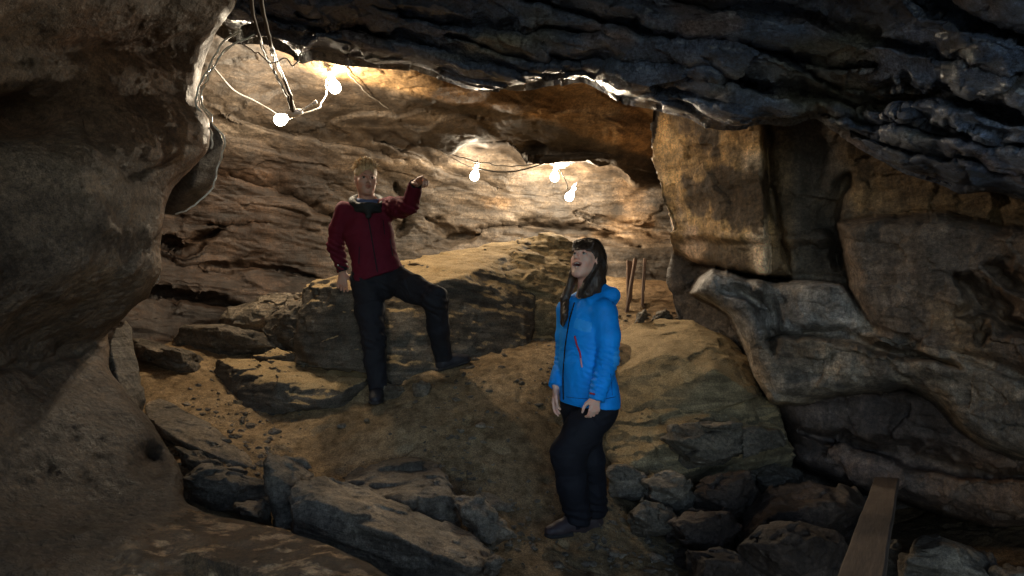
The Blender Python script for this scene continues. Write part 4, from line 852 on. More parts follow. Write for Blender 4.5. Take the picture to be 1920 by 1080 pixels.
# ================================================================== PEOPLE
class Field:
    def __init__(s, lo, hi, vox):
        s.lo = np.array(lo, float); s.vox = vox; s.n = np.ceil((np.array(hi) - s.lo) / vox).astype(int) + 1
        s.ax = [(s.lo[i] + vox * np.arange(s.n[i])).astype(np.float32) for i in range(3)]
        s.d = np.full(s.n, .25, np.float32)
    def _loc(s, lo, hi, pad):
        i0 = np.clip(np.floor((lo - pad - s.lo) / s.vox).astype(int), 0, s.n); i1 = np.clip(np.ceil((hi + pad - s.lo) / s.vox).astype(int) + 1, 0, s.n)
        if (i1 <= i0).any(): return None, None
        sl = tuple(slice(a, b) for a, b in zip(i0, i1))
        return sl, (s.ax[0][sl[0]][:, None, None], s.ax[1][sl[1]][None, :, None], s.ax[2][sl[2]][None, None, :])
    def put(s, fn, lo, hi, k, sub=False):
        sl, g = s._loc(np.array(lo), np.array(hi), .03 + k)
        if sl is None: return
        v = fn(*g); a = s.d[sl]
        if sub: h = np.maximum(k - np.abs(a + v), 0) / k; s.d[sl] = np.maximum(a, -v) + h * h * k * .25
        else: h = np.maximum(k - np.abs(a - v), 0) / k; s.d[sl] = np.minimum(a, v) - h * h * k * .25
    def rc(s, a, b, r1, r2=None, k=.02, q=None, flat=False, sub=False):
        """tapered limb from a to b; q = (axis, factor) flattens it along the axis; flat = cut square at b"""
        a = np.array(a, float); b = np.array(b, float); r2 = r1 if r2 is None else r2; R_ = max(r1, r2)
        n = None
        if q is not None: n = np.array(q[0], float); n /= np.linalg.norm(n); kf = 1 / q[1] - 1; b2 = b + kf * ((b - a) @ n) * n
        else: b2 = b
        ab = b2 - a; L2 = ab @ ab + 1e-12; L = math.sqrt(L2)
        def fn(X, Y, Z):
            x, y, z = X - a[0], Y - a[1], Z - a[2]
            if n is not None:
                c = kf * (x * n[0] + y * n[1] + z * n[2]); x, y, z = x + c * n[0], y + c * n[1], z + c * n[2]
            t0 = (x * ab[0] + y * ab[1] + z * ab[2]) / L2; t = np.clip(t0, 0, 1)
            v = np.sqrt((x - t * ab[0]) ** 2 + (y - t * ab[1]) ** 2 + (z - t * ab[2]) ** 2) - (r1 + (r2 - r1) * t)
            if flat: v = np.maximum(v, (t0 - 1) * L)
            return v
        s.put(fn, np.minimum(a, b) - R_, np.maximum(a, b) + R_, k, sub)
    def el(s, c, r, H=None, k=.02, sub=False):
        c = np.array(c, float); r = np.array(r, float); A = np.eye(3) if H is None else np.array(H)
        m = r.max()
        def fn(X, Y, Z):
            x, y, z = X - c[0], Y - c[1], Z - c[2]
            u = [(A[0, i] * x + A[1, i] * y + A[2, i] * z) for i in range(3)]
            k0 = np.sqrt((u[0] / r[0]) ** 2 + (u[1] / r[1]) ** 2 + (u[2] / r[2]) ** 2); k1 = np.sqrt((u[0] / r[0] ** 2) ** 2 + (u[1] / r[1] ** 2) ** 2 + (u[2] / r[2] ** 2) ** 2) + 1e-6
            return k0 * (k0 - 1) / k1
        s.put(fn, c - m, c + m, k, sub)
    def cut(s, n, p):
        """keep only the side the normal points to"""
        n = np.array(n, float); n /= np.linalg.norm(n); p = np.array(p)
        v = n[0] * (s.ax[0][:, None, None] - p[0]) + n[1] * (s.ax[1][None, :, None] - p[1]) + n[2] * (s.ax[2][None, None, :] - p[2])
        s.d = np.maximum(s.d, -v).astype(np.float32)
    def chain(s, pts, rs, k=.02, **kw):
        for i in range(len(pts) - 1): s.rc(pts[i], pts[i + 1], rs[i], rs[i + 1], k, **kw)
    def mesh(s, name, parent, mats, disp=None, matfn=None):
        p, f = vdb_mesh(s.d, s.lo, s.vox); p = p.astype(float)
        if disp is not None:
            # vertex normals from the field's gradient
            idx = (p - s.lo) / s.vox; i = np.clip(np.round(idx).astype(int), 1, s.n - 2)
            g = np.stack([s.d[i[:, 0] + 1, i[:, 1], i[:, 2]] - s.d[i[:, 0] - 1, i[:, 1], i[:, 2]], s.d[i[:, 0], i[:, 1] + 1, i[:, 2]] - s.d[i[:, 0], i[:, 1] - 1, i[:, 2]], s.d[i[:, 0], i[:, 1], i[:, 2] + 1] - s.d[i[:, 0], i[:, 1], i[:, 2] - 1]], 1)
            g /= np.linalg.norm(g, axis=1)[:, None] + 1e-6; p = p + g * disp(p)[:, None]
        me = mesh_np(name, p, f); o = link(name, me, parent, mats)
        if matfn is not None:
            c = p[f].mean(1); me.polygons.foreach_set('material_index', matfn(c).astype(np.int32))
        return o
def unit(v): v = np.array(v, float); return v / np.linalg.norm(v)
def frame(fwd):
    f = unit(fwd); u = unit(np.array([0, 0, 1.0]) - f[2] * f); l = np.cross(u, f); return np.stack([l, f, u], 1)      # person's left, forward, up
def smooth_folds(amp, seed, az=1.0):
    def d(p):
        q = p * np.array([7, 7, 9 * az]); w = fbm(p * 4, 2, seed)[:, None] * 1.2
        return amp * (fbm(q + w, 3, seed + 1) + .8 * (ridged(p * np.array([5, 5, 12 * az]) + w * 2, 2, seed + 3) - .6) * .5)
    return d

def cloth_mat(name, c, rough=.7, sheen=.0, scale=300, var=.15, spec=.35):
    t = NT(name); v = t.coord()
    n = t.noise(v, 5, 5, .6); col_ = t.mix(c, tuple(x * (1 + var * 2) for x in c), t.maprange(n, .35, .65, 0, 1))
    t.seth(Base_Color=col_, Roughness=rough, Normal=t.bump(t.noise(v, 60, 4, .6), .12, .01)); t.b.inputs['Specular IOR Level'].default_value = spec
    t.b.inputs['Sheen Weight'].default_value = sheen; return t.m
def skin_mat(name, c):
    t = NT(name); v = t.coord(); n = t.noise(v, 25, 5, .6)
    t.seth(Base_Color=t.mix(c, (c[0] * 1.15, c[1] * .86, c[2] * .8), t.maprange(n, .4, .65, 0, 1)), Roughness=.5); t.b.inputs['Subsurface Weight'].default_value = .0
    return t.m
def hair_mat(name, c0, c1, rough=.45):
    t = NT(name); v = t.coord(scale=(120, 120, 9)); n = t.noise(v, 1.2, 5, .7)
    t.seth(Base_Color=t.ramp(n, [(.32, c0), (.68, c1)]), Roughness=rough, Normal=t.bump(n, .7, .006)); t.b.inputs['Specular IOR Level'].default_value = .5; return t.m
M['skin_w'] = skin_mat('fair_skin', (.80, .52, .40)); M['skin_m'] = skin_mat('tanned_skin', (.52, .32, .24))
M['lip'] = simple('lips', (.46, .19, .15), .5); M['mouth'] = simple('mouth_inside', (.08, .02, .02), .5); M['teeth'] = simple('teeth', (.75, .72, .66), .25)
M['eye'] = simple('eye_white', (.50, .47, .44), .5); M['iris'] = simple('iris', (.03, .022, .015), .5); M['brow_m'] = simple('brow_m', (.20, .13, .07), .8); M['brow_w'] = simple('brow_w', (.06, .035, .025), .8)

def head(Fd, c, H, s, g, mouth_open=0.0, smile=.006):
    """adds a head (local axes: left, forward, up) to the body's field; s scales it, g = 'm' or 'w'"""
    W = lambda x, y, z: np.array(c) + H @ (np.array([x, y, z]) * s)
    m = g == 'm'; e = lambda p, r, k=.015, sub=False: Fd.el(W(*p), np.array(r) * s, H, k, sub); rc = lambda a, b, r1, r2, k=.012, sub=False: Fd.rc(W(*a), W(*b), r1 * s, r2 * s, k, sub=sub)
    jd = mouth_open * .013                                    # jaw drop
    e((0, -.014, .034), (.074, .094, .086), .02)
    e((0, .026, -.022), (.061, .060, .080), .03)
    jw = .050 if m else .044
    for sx in (-1, 1):
        rc((sx * jw, -.004, -.045), (sx * .018, .064, -.094 - jd), .020, .017 if m else .014, .025)
        e((sx * .040, .056, -.018), (.024, .022, .022), .02)
        e((sx * .030, .060, -.050), (.022, .022, .026), .02)
    e((0, .062, -.097 - jd), (.020, .018, .016), .02)
    e((0, .030, -.070 - jd * .6), (.040, .044, .034), .03)
    rc((-.034, .080, .030), (.034, .080, .030), .010 if m else .007, .010 if m else .007, .015)
    for sx in (-1, 1): e((sx * .031, .094, .009), (.018, .012, .0115), .008, True)
    for sx in (-1, 1):
        rc((sx * .017, .082, .013), (sx * .031, .087, .019), .0035, .004, .003); rc((sx * .031, .087, .019), (sx * .045, .076, .012), .004, .003, .003)
        rc((sx * .018, .083, .001), (sx * .042, .078, .002), .004, .004, .005)
    rc((0, .086, .018), (0, .111, -.020), .007, .010 if m else .0085, .008); e((0, .110, -.023), (.011, .010, .009), .006)
    for sx in (-1, 1): e((sx * .012, .100, -.027), (.0075, .009, .007), .005)
    for sx in (-1, 1): e((sx * .006, .106, -.033), (.0035, .005, .003), .002, True)
    lz = -.050; cz = lz - .002 + smile
    for sx in (-1, 1):
        rc((0, .094, lz), (sx * .027, .079, cz), .0062, .0035, .004)
        rc((0, .092 - jd * .25, lz - .011 - jd), (sx * .026, .078, cz - .003 - jd * .25), .0068, .0035, .005)
    if mouth_open:
        e((0, .095, lz - .006 - jd * .5), (.029, .024, .0060 + jd * .5), .003, True)
    else:
        e((0, .098, lz - .0055), (.019, .010, .0022), .002, True)
    for sx in (-1, 1):
        e((sx * .076, -.008, -.002), (.008, .018, .030), .006); e((sx * .080, -.004, .004), (.005, .010, .017), .004, True); e((sx * .077, -.002, -.026), (.006, .008, .008), .004)
    return W
def face_extras(parent, W, s, g, mouth_open, gaze=(0, 0)):
    def ball(name, p, r, mat, sc=(1, 1, 1)):
        import bmesh
        bm = bmesh.new(); bmesh.ops.create_uvsphere(bm, u_segments=16, v_segments=10, radius=r * s); me = bpy.data.meshes.new(name); bm.to_mesh(me); bm.free()
        me.polygons.foreach_set('use_smooth', [True] * len(me.polygons)); o = link(name, me, parent, mat); o.location = Vector(W(*p)); o.scale = sc; return o
    for sx in (-1, 1):
        e = ball('eye', (sx * .031, .0745, .009), .0135, M['eye'])
        i = ball('iris', (sx * .031 + gaze[0] * .003, .0812, .009 + gaze[1] * .003), .0088, M['iris']); i.parent = e; i.location = i.location - e.location
        f = Field(W(sx * .03, .08, .04) - .04, W(sx * .03, .08, .04) + .04, .0022)
        f.rc(W(sx * .014, .091, .031), W(sx * .030, .089, .0365), .0028 * s, .0030 * s, .003); f.rc(W(sx * .030, .089, .0365), W(sx * .047, .073, .030), .0030 * s, .0016 * s, .003)
        f.mesh('eyebrow', parent, [M['brow_m' if g == 'm' else 'brow_w']])
    for sx in (-1, 1):
        f = Field(W(sx * .03, .085, .015) - .03, W(sx * .03, .085, .015) + .03, .0016); f.rc(W(sx * .018, .0845, .0125), W(sx * .031, .0900, .0165), .0014, .0017, .001); f.rc(W(sx * .031, .0900, .0165), W(sx * .046, .0775, .0115), .0017, .0014, .001)
        f.mesh('eyelashes', parent, [M['brow_w']])
    jd = mouth_open * .013
    f = Field(W(0, .09, -.055) - .05, W(0, .09, -.055) + .05, .002)
    z = -.0515; 
    for k in range(-4, 5):
        x0, x1 = (k - .42) * .0042, (k + .42) * .0042; f.rc(W(x0, .0905 - abs(k) ** 2 * .0007, z), W(x1, .0905 - abs(k) ** 2 * .0007, z), .0030 * s, .0030 * s, .0012)
    if mouth_open > .5:
        for k in range(-3, 4): f.rc(W((k - .4) * .004, .084 - abs(k) ** 2 * .0008 - jd * .2, -.0575 - jd * .98), W((k + .4) * .004, .084 - abs(k) ** 2 * .0008 - jd * .2, -.0575 - jd * .98), .0026 * s, .0026 * s, .0012)
    f.mesh('teeth', parent, [M['teeth']])
def lip_index(W, s, mouth_open):
    c = W(0, 0, 0); H = np.stack([(W(1, 0, 0) - c) / s, (W(0, 1, 0) - c) / s, (W(0, 0, 1) - c) / s], 1); jd = mouth_open * .013
    def fn(p):
        q = ((p - c) @ H) / s; idx = np.zeros(len(p), int)
        z0, z1 = (-.060 - jd * 1.0, -.0455) if mouth_open else (-.0590, -.0490)
        t = np.abs(q[:, 0]) / (.032 if mouth_open else .024)
        mz = (z0 + z1) / 2 + .004 * t
        m = (t < 1) & (np.abs(q[:, 2] - mz) < (z1 - z0) / 2 * np.sqrt(np.clip(1 - t ** 2, 0, 1)) + .0008) & (q[:, 1] > .07)
        idx[m] = 1
        if mouth_open: idx[m & (q[:, 1] < .0905 - .5 * t * .02) & (np.abs(q[:, 2] - mz) < (z1 - z0) / 2 * .72 * np.sqrt(np.clip(1 - t ** 2, 0, 1)))] = 2
        return idx
    return fn
def hand(Fd, wrist, d, palm, thumb, curls, s=1.0, spread=.0, thumb_in=.3):
    """palm and five fingers; d = along the hand, palm = normal of the palm, thumb = side the thumb leaves from; curls = bend per finger, index first"""
    d = unit(d); palm = unit(np.array(palm) - (np.array(palm) @ d) * d); th = unit(np.array(thumb) - (np.array(thumb) @ d) * d - (np.array(thumb) @ palm) * palm)
    wrist = np.array(wrist)
    Fd.rc(wrist - d * .05 * s, wrist + d * .012 * s, .024 * s, .023 * s, .01, q=(palm, .75))
    L = [.072, .080, .074, .058]; base = [.030, .010, -.010, -.029]; kl = [.088, .092, .088, .080]
    for i in range(4):
        kn = wrist + d * kl[i] * s + th * base[i] * s
        Fd.rc(wrist + d * .012 * s + th * base[i] * .45 * s, kn, .0135 * s, .0105 * s, .012)
        p = kn; a = curls[i] * .55; dirv = d * math.cos(a) + palm * math.sin(a) + th * (base[i] * spread * 6); dirv = unit(dirv)
        for j, (fr, r) in enumerate([(.46, .0092), (.30, .0083), (.24, .0074)]):
            n = p + dirv * L[i] * fr * s; Fd.rc(p, n, r * s, (r - .0008) * s, .0035); p = n
            a = a + curls[i] * (.85 if j == 0 else .6); dirv = unit(d * math.cos(a) + palm * math.sin(a) + th * (base[i] * spread * 6))
    b = wrist + d * .022 * s + th * .022 * s + palm * .006 * s; t1 = b + unit(d * .75 + th * .75 + palm * .35) * .042 * s
    Fd.rc(b, t1, .0155 * s, .0115 * s, .012)
    t2 = t1 + unit(d * 1.0 + th * (.35 - thumb_in) + palm * (.2 + thumb_in)) * .032 * s; t3 = t2 + unit(d * 1.0 - th * thumb_in * .9 + palm * (.25 + thumb_in)) * .026 * s
    Fd.rc(t1, t2, .0105 * s, .0095 * s, .004); Fd.rc(t2, t3, .0092 * s, .0075 * s, .004)
def boot(parent, ankle, toe_dir, mats, s=1.0, drop=.085):
    """walking boot: shaft, rounded toe, laces; sole and laces are sub-parts"""
    a = np.array(ankle, float); t = unit(toe_dir); up = np.array([0, 0, 1.0]); side = unit(np.cross(t, up)); up = np.cross(side, t)
    g = a - up * drop
    f = Field(np.minimum(a, g + t * .2) - .12, np.maximum(a, g + t * .2) + .12, .0045)
    f.rc(a + up * .05, a - up * .035, .050 * s, .047 * s, .02); f.rc(a - up * .035 - t * .02, g + up * .040 - t * .025, .046 * s, .040 * s, .02)
    f.rc(g + up * .042, g + up * .036 + t * .12 * s, .045 * s, .040 * s, .03, q=(up, .85)); f.rc(g + up * .030 + t * .11 * s, g + up * .030 + t * .165 * s, .043 * s, .036 * s, .03, q=(up, .8)); f.rc(a + t * .01 - up * .02, g + up * .05 + t * .09 * s, .040 * s, .036 * s, .03)
    f.cut(up, g + up * .012)
    o = f.mesh('boot', parent, [mats[0]], disp=lambda p: .0025 * fbm(p * 30, 3, 5))
    f = Field(g - .2, g + t * .2 + .16, .005)
    f.rc(g + up * .008 - t * .035, g + up * .008 + t * .16 * s, .044 * s, .043 * s, .02, q=(up, .42)); f.rc(g + up * .006 + t * .05, g + up * .008 + t * .13 * s, .047 * s, .049 * s, .02, q=(up, .35))
    so = f.mesh('sole', o, [mats[1]])
    f = Field(g - .1, g + t * .2 + .16, .003)
    for k in range(4):
        c = g + up * (.084 - .010 * k) + t * (.058 + .024 * k); w = .022
        f.rc(c - side * w, c + side * w + t * .012, .0035, .0035, .002); f.rc(c + side * w, c - side * w + t * .012, .0035, .0035, .002)
    f.mesh('laces', o, [mats[2]])
    return o
from mathutils.bvhtree import BVHTree
def strip(name, parent, target, pts, r, mat, org, off=.002, vox=.0025, n=30):
    """a thin raised band laid on the surface of a garment; pts are where it shows in the photograph, org the person's base"""
    me = target.data; bv = BVHTree.FromPolygons([v.co for v in me.vertices], [p.vertices for p in me.polygons])
    pts = [np.array(p, float) for p in pts]; q = []
    for k in range(n + 1):
        u = k / n * (len(pts) - 1); i = min(int(u), len(pts) - 2); p = pts[i] * (1 - (u - i)) + pts[i + 1] * (u - i)
        loc, nor, _, _ = bv.ray_cast(Vector(-org), Vector(P(p[0], p[1], 1)))
        if loc is not None: q.append(np.array(loc) + np.array(nor) * off)
    q = np.array(q); q = np.array([q[max(0, i - 1):i + 2].mean(0) for i in range(len(q))])
    q = [p for i, p in enumerate(q)]
    f = Field(np.min(q, 0) - .02, np.max(q, 0) + .02, vox)
    for a, b in zip(q[:-1], q[1:]):
        if np.linalg.norm(a - b) < .06: f.rc(a, b, r, r, .002)
    return f.mesh(name, parent, [mat])

def strands(name, parent, paths, r, mat, sides=3):
    """many single hairs as thin tapering tubes"""
    V, Q = [], []; n0 = 0
    for pth in paths:
        p = np.array(pth); m = len(p); t = np.gradient(p, axis=0); t /= np.linalg.norm(t, axis=1)[:, None] + 1e-9
        a = np.cross(t, (.3, .5, .81)); a /= np.linalg.norm(a, axis=1)[:, None] + 1e-9; b_ = np.cross(t, a)
        rr = r * np.linspace(1, .35, m)[:, None]
        ring = np.stack([p + rr * (a * math.cos(2 * math.pi * k / sides) + b_ * math.sin(2 * math.pi * k / sides)) for k in range(sides)], 1)
        V.append(ring.reshape(-1, 3)); i = n0 + np.arange(m - 1)[:, None] * sides; k = np.arange(sides)[None]; k2 = (k + 1) % sides
        Q.append(np.stack([i + k, i + k2, i + sides + k2, i + sides + k], -1).reshape(-1, 4)); n0 += m * sides
    return link(name, mesh_np(name, np.concatenate(V), np.concatenate(Q)), parent, [mat])
def spline(pts, n=14):
    pts = [np.array(q, float) for q in pts]; ext = [2 * pts[0] - pts[1]] + pts + [2 * pts[-1] - pts[-2]]; out = []
    for u in np.linspace(0, len(pts) - 1 - 1e-6, n):
        k = int(u) + 1; t = u - int(u); a, b, c_, d = ext[k - 1:k + 3]
        out.append(.5 * ((2 * b) + (-a + c_) * t + (2 * a - 5 * b + 4 * c_ - d) * t * t + (-a + 3 * b - 3 * c_ + d) * t ** 3))
    return np.array(out)
def lock(guides, n, spread, seed, wav=.002):
    """n hairs between neighbouring guide paths, scattered round them"""
    r_ = np.random.default_rng(seed); G = [spline(g) for g in guides]; out = []
    for _ in range(n):
        u = r_.uniform(0, len(G) - 1.001) if len(G) > 1 else 0; k = int(u); t = u - k; p = G[k] * (1 - t) + (G[k + 1] if len(G) > 1 else G[k]) * t
        o = r_.normal(size=3); o *= spread * r_.uniform(.4, 1.1) / np.linalg.norm(o); s_ = np.linspace(0, 1, len(p))[:, None]
        ph = r_.uniform(0, 6.28, 3); p = p + o * (.75 + .25 * np.sin(3.1 * s_)) + wav * np.sin(s_ * r_.uniform(5, 12) + ph)
        m = int(len(p) * r_.uniform(.8, 1)); out.append(p[:m])
    return out

# ------------------------------------------------------------------ woman in blue
def woman():
    D = 3.92; B = P(1080, 1000, D); B[2] = float(gz(B[0], B[1])) + .0
    B0 = P(1080, 1000, D)
    root = empty('person', B0); tag(root, 'woman in a bright blue jacket and dark trousers looking up and laughing', 'person')
    L = lambda px, py, dy=0.0: P(px, py, D + dy) - B0
    f2 = np.array([-.80, -.60, 0]); l2 = np.array([.60, -.80, 0]); up = np.array([0, 0, 1.0])
    M['blue'] = cloth_mat('blue_shell', (.004, .27, .84), .65, 0, var=.2, spec=.3); M['sky'] = cloth_mat('light_blue_panel', (.03, .36, .95), .55); M['red'] = simple('red_zip', (.50, .02, .06), .5)
    M['navy'] = cloth_mat('navy_trousers', (.006, .0065, .011), .8); M['bootw'] = cloth_mat('brown_boot', (.045, .032, .034), .6); M['sole'] = simple('boot_sole', (.02, .018, .018), .8); M['lace'] = simple('laces', (.30, .26, .26), .7)
    hc = L(1099, 489, -.02); H = frame((-.57, -.72, .36)); s = .97
    sh = L(1099, 583, 0)                                          # middle of the shoulders
    pel = L(1103, 762, .0)
    lsh, rsh = sh + l2 * .150, sh - l2 * .150
    lel, lwr = L(1139, 672, -.17), L(1119, 746, -.23)
    rel, rwr = L(1060, 678, .13), L(1043, 722, .04)
    lhip, rhip = pel + l2 * .085, pel - l2 * .085
    lkn, lan = L(1064, 850, -.15), L(1082, 962, -.10); rkn, ran = L(1103, 862, .02), L(1113, 966, .12)
    # body
    F_ = Field((-.36, -.42, -.02), (.34, .36, 1.70), .0045)
    W = head(F_, hc, H, s, 'w', mouth_open=1.0, smile=.007)
    F_.rc(W(0, -.022, -.05), sh + up * .03, .047, .052, .03)
    F_.chain([sh + up * .0, sh - up * .2, pel + up * .12, pel], [.10, .105, .10, .12], .05, q=(f2, .72))
    F_.rc(lsh, rsh, .05, .05, .04)
    for a, b, c in ((lsh, lel, lwr), (rsh, rel, rwr)): F_.chain([a, b, c], [.044, .036, .026], .02)
    for a, b, c in ((lhip, lkn, lan), (rhip, rkn, ran)): F_.chain([a, b, c], [.08, .052, .036], .03); F_.rc(c, c + f2 * .045 - up * .065, .030, .022, .02)
    hand(F_, lwr + (-.006, -.006, .008), (-.12, -.08, -.97), (-.35, .9, 0), (-.9, -.2, 0), (.75, .95, 1.05, 1.15), .88, thumb_in=-.15)
    hand(F_, rwr + (0, 0, -.016), (-.10, -.15, -.97), (.85, -.35, 0), (-.45, -.8, 0), (.3, .35, .42, .5), .95, thumb_in=.1)
    body = F_.mesh('body', root, [M['skin_w'], M['lip'], M['mouth']], matfn=lip_index(W, s, 1.0))
    face_extras(root, W, s, 'w', 1.0, gaze=(0, .8))
    # jacket
    J = Field((-.40, -.42, .55), (.36, .42, 1.50), .0055); q = (f2, .74)
    hem = L(1105, 756, 0); tor = [sh - up * .02, sh - up * .13, L(1098, 680), hem + up * .03, hem - up * .05]
    J.chain(tor, [.128, .163, .165, .186, .200], .05, q=q)
    J.rc(lsh - up * .01, rsh - up * .01, .066, .066, .05)
    sl = dict(k=.022)
    J.chain([lsh - l2 * .01, (lsh + lel) / 2 + (.012, 0, 0), lel], [.074, .064, .058], **sl); J.rc(lel, lwr + unit(lwr - lel) * .012, .058, .044, .02, flat=True)
    J.chain([rsh, (rsh + rel) / 2, rel], [.072, .064, .058], **sl); J.rc(rel, rwr + unit(rwr - rel) * .012, .055, .044, .02, flat=True)
    J.cut((.06, 0, 1), L(1105, 757, 0))
    # collar, opened in front, and the hood lying on the back
    for k in range(26):
        a = 2 * math.pi * k / 26; b = 2 * math.pi * (k + 1) / 26
        if -.45 < ((a + math.pi) % (2 * math.pi) - math.pi) < .45: continue
        pt = lambda t, r, z: sh + f2 * math.cos(t) * r + l2 * math.sin(t) * r * .95 + up * z - f2 * .01
        zc = .085 - .035 * math.cos(a); J.rc(pt(a, .085, .02), pt(a, .082, zc), .016, .012, .015); J.rc(pt(a, .082, zc), pt(b, .082, .085 - .035 * math.cos(b)), .013, .013, .01)
    hb = sh - f2 * .105 + up * .060
    J.el(hb + up * .005, (.125, .065, .085), np.stack([l2, f2, up], 1), .04); J.rc(hb + l2 * .11 + up * .035, hb - l2 * .11 + up * .035, .040, .040, .03); J.rc(hb + l2 * .10 + up * .03, sh + l2 * .085 + f2 * .05 + up * .06, .035, .024, .03); J.rc(hb - l2 * .10 + up * .03, sh - l2 * .085 + f2 * .05 + up * .06, .035, .024, .03)
    J.rc(hb + up * .02, hb - up * .10, .07, .05, .04, q=(f2, .6))
    fold = smooth_folds(.0075, 400, .55)
    a0, a1 = lsh, lel
    def disp(p):
        d = fold(p)
        # seam between the sleeve and the side, wrinkles at the elbow and above the cuff
        for c, am in ((lel, .005), (lwr + up * .07, .004), (rel, .004)):
            r = np.linalg.norm(p - c, axis=1); d = d + am * np.exp(-(r / .085) ** 2) * np.sin(p[:, 2] * 190 + p[:, 0] * 60 + fbm(p * 12, 2, 9) * 3)
        return d
    fr = lambda p: ((p - sh) @ f2, (p - sh) @ l2, p[:, 2] - sh[2])
    def mat(p):
        a, b, z = fr(p); i = np.zeros(len(p), int)
        i[(a > .05) & (b > .03) & (b < .13) & (z < -.035 - .25 * (b - .03)) & (z > -.10 + .3 * (.13 - b) - .02) & (z > -.115)] = 1
        armd = np.linalg.norm(p - (lel + (.03, .01, -.01)), axis=1)
        i[(armd < .075) & (p[:, 0] > lel[0] + .022)] = 1
        return i
    jk = J.mesh('jacket', root, [M['blue'], M['sky']], disp=disp, matfn=mat)
    strip('front_zip', jk, jk, [(1078, 566), (1068, 600), (1060, 650), (1056, 700), (1057, 752)], .0042, M['navy'], B0)
    strip('pocket_zip', jk, jk, [(1078, 630), (1082, 647), (1088, 662), (1091, 686)], .0050, M['red'], B0)
    strip('zip_pull', jk, jk, [(1090, 672), (1092, 688)], .0042, simple('zip_pull', (.75, .35, .40), .4), B0, off=.006)
    seam = cloth_mat('dark_blue_seam', (.003, .09, .36), .7)
    strip('hem_seam', jk, jk, [(1060, 744), (1085, 747), (1102, 747)], .0022, seam, B0, off=-.0005); strip('hem_seam', jk, jk, [(1134, 748), (1154, 744)], .0022, seam, B0, off=-.0005)
    strip('side_seam', jk, jk, [(1145, 700), (1147, 720), (1148, 742)], .0022, seam, B0, off=-.0005)
    strip('cuff_tab', jk, jk, [(1107, 737), (1115, 739)], .004, M['red'], B0)
    # trousers
    T = Field((-.36, -.42, .02), (.34, .36, .92), .0055)
    T.chain([pel + up * .06, pel - up * .02], [.145, .14], .05, q=(f2, .75))
    for (a, b, c), w in (((lhip, lkn, lan), 0), ((rhip, rkn, ran), 1)):
        T.chain([a, (a + b) / 2, b, (b + c) / 2, c + up * -.01], [.110, .102, .090, .084, .078], .03)
    T.cut((0, 0, 1), L(1090, 975, 0)); 
    ft = smooth_folds(.012, 440, .8)
    T.mesh('trousers', root, [M['navy']], disp=lambda p: ft(p) + .006 * np.sin(p[:, 2] * 130 + p[:, 0] * 30 + 3 * fbm(p * 9, 2, 3)) * sstep(.25, .12, p[:, 2]))
    boot(root, lan + (.0, 0, -.01), (-.93, -.36, 0), [M['bootw'], M['sole'], M['lace']], .98, drop=.098)
    boot(root, ran + (.0, 0, -.01), (-.80, -.60, 0), [M['bootw'], M['sole'], M['lace']], .98, drop=.098)
    # hair: cap, fringe and long locks
    M['hair_w'] = hair_mat('long_brown_hair', (.014, .008, .005), (.085, .050, .030), .35)
    hf = Field(hc - .30 - (0, 0, .2), hc + .26, .0045); e = lambda p, r, k=.02, sub=False: hf.el(W(*p), np.array(r) * s, H, k, sub); rc = lambda a, b, r1, r2, k=.012, sub=False: hf.rc(a, b, r1 * s, r2 * s, k, sub=sub)
    e((0, -.022, .040), (.085, .104, .092), .02); e((0, -.055, -.01), (.078, .068, .09), .03)
    e((0, .105, -.045), (.066, .085, .090), .012, True)            # opening for the face
    for sx in (-1, 1): e((sx * .055, .05, -.035), (.022, .05, .065), .008, True)
    for k in range(-5, 6): rc(W(k * .0125, .060, .105 - abs(k) * .003), W(k * .0125 + .002, .0895 - abs(k) ** 1.6 * .0016, .036 - abs(k) * .0005), .014, .0075, .008)     # fringe
    e((-.085, -.003, -.004), (.02, .022, .030), .006, True); e((.088, .0, -.006), (.02, .020, .028), .006, True)
    g1, g2, g3, g4, g5 = [], [], [], [], []
    for k in range(-5, 6): g4.append([W(k * .006, .02, .128), W(k * .0115, .070, .104 - abs(k) * .004), W(k * .0130 + .002, .0935 - abs(k) ** 1.6 * .0016, .066), W(k * .0135 + .003, .0955 - abs(k) ** 1.6 * .0018, .032)])
    # left side lock behind the ear, down into the hood
    for j in range(7):
        o = np.array([0, 0, 0]) + l2 * (.004 * j); a = W(.062, -.03 - .012 * j, -.02); b = W(.060 - .004 * j, -.045 - .010 * j, -.09); c = sh + l2 * (.075 - .012 * j) - f2 * (.02 + .012 * j) + up * .065; d_ = sh + l2 * (.05 - .01 * j) - f2 * (.05 + .01 * j) + up * .0
        hf.chain([a, b, c, d_], [.022, .024, .022, .014], .012); g1.append([W(.05, -.02 - .012 * j, .07), a + .012 * unit(a - hc), b, c, d_])
    hf.rc(L(1118, 522, -.03), L(1102, 552, -.07), .040, .034, .03)
    for j in range(9):                                             # over the side of the neck
        hf.chain([W(.068, -.002 - .008 * j, -.030), L(1100 + 4 * j, 528, -.075 + .015 * j), L(1090 + 5 * j, 545, -.09 + .02 * j), L(1086 + 5 * j, 556, -.09 + .02 * j)], [.013, .016, .015, .010], .012); g3.append([W(.058, .012 - .008 * j, .07), W(.079, -.008 - .008 * j, .0), L(1101 + 4 * j, 528, -.095 + .015 * j), L(1090 + 5 * j, 545, -.11 + .02 * j), L(1084 + 5 * j, 562, -.11 + .02 * j)])
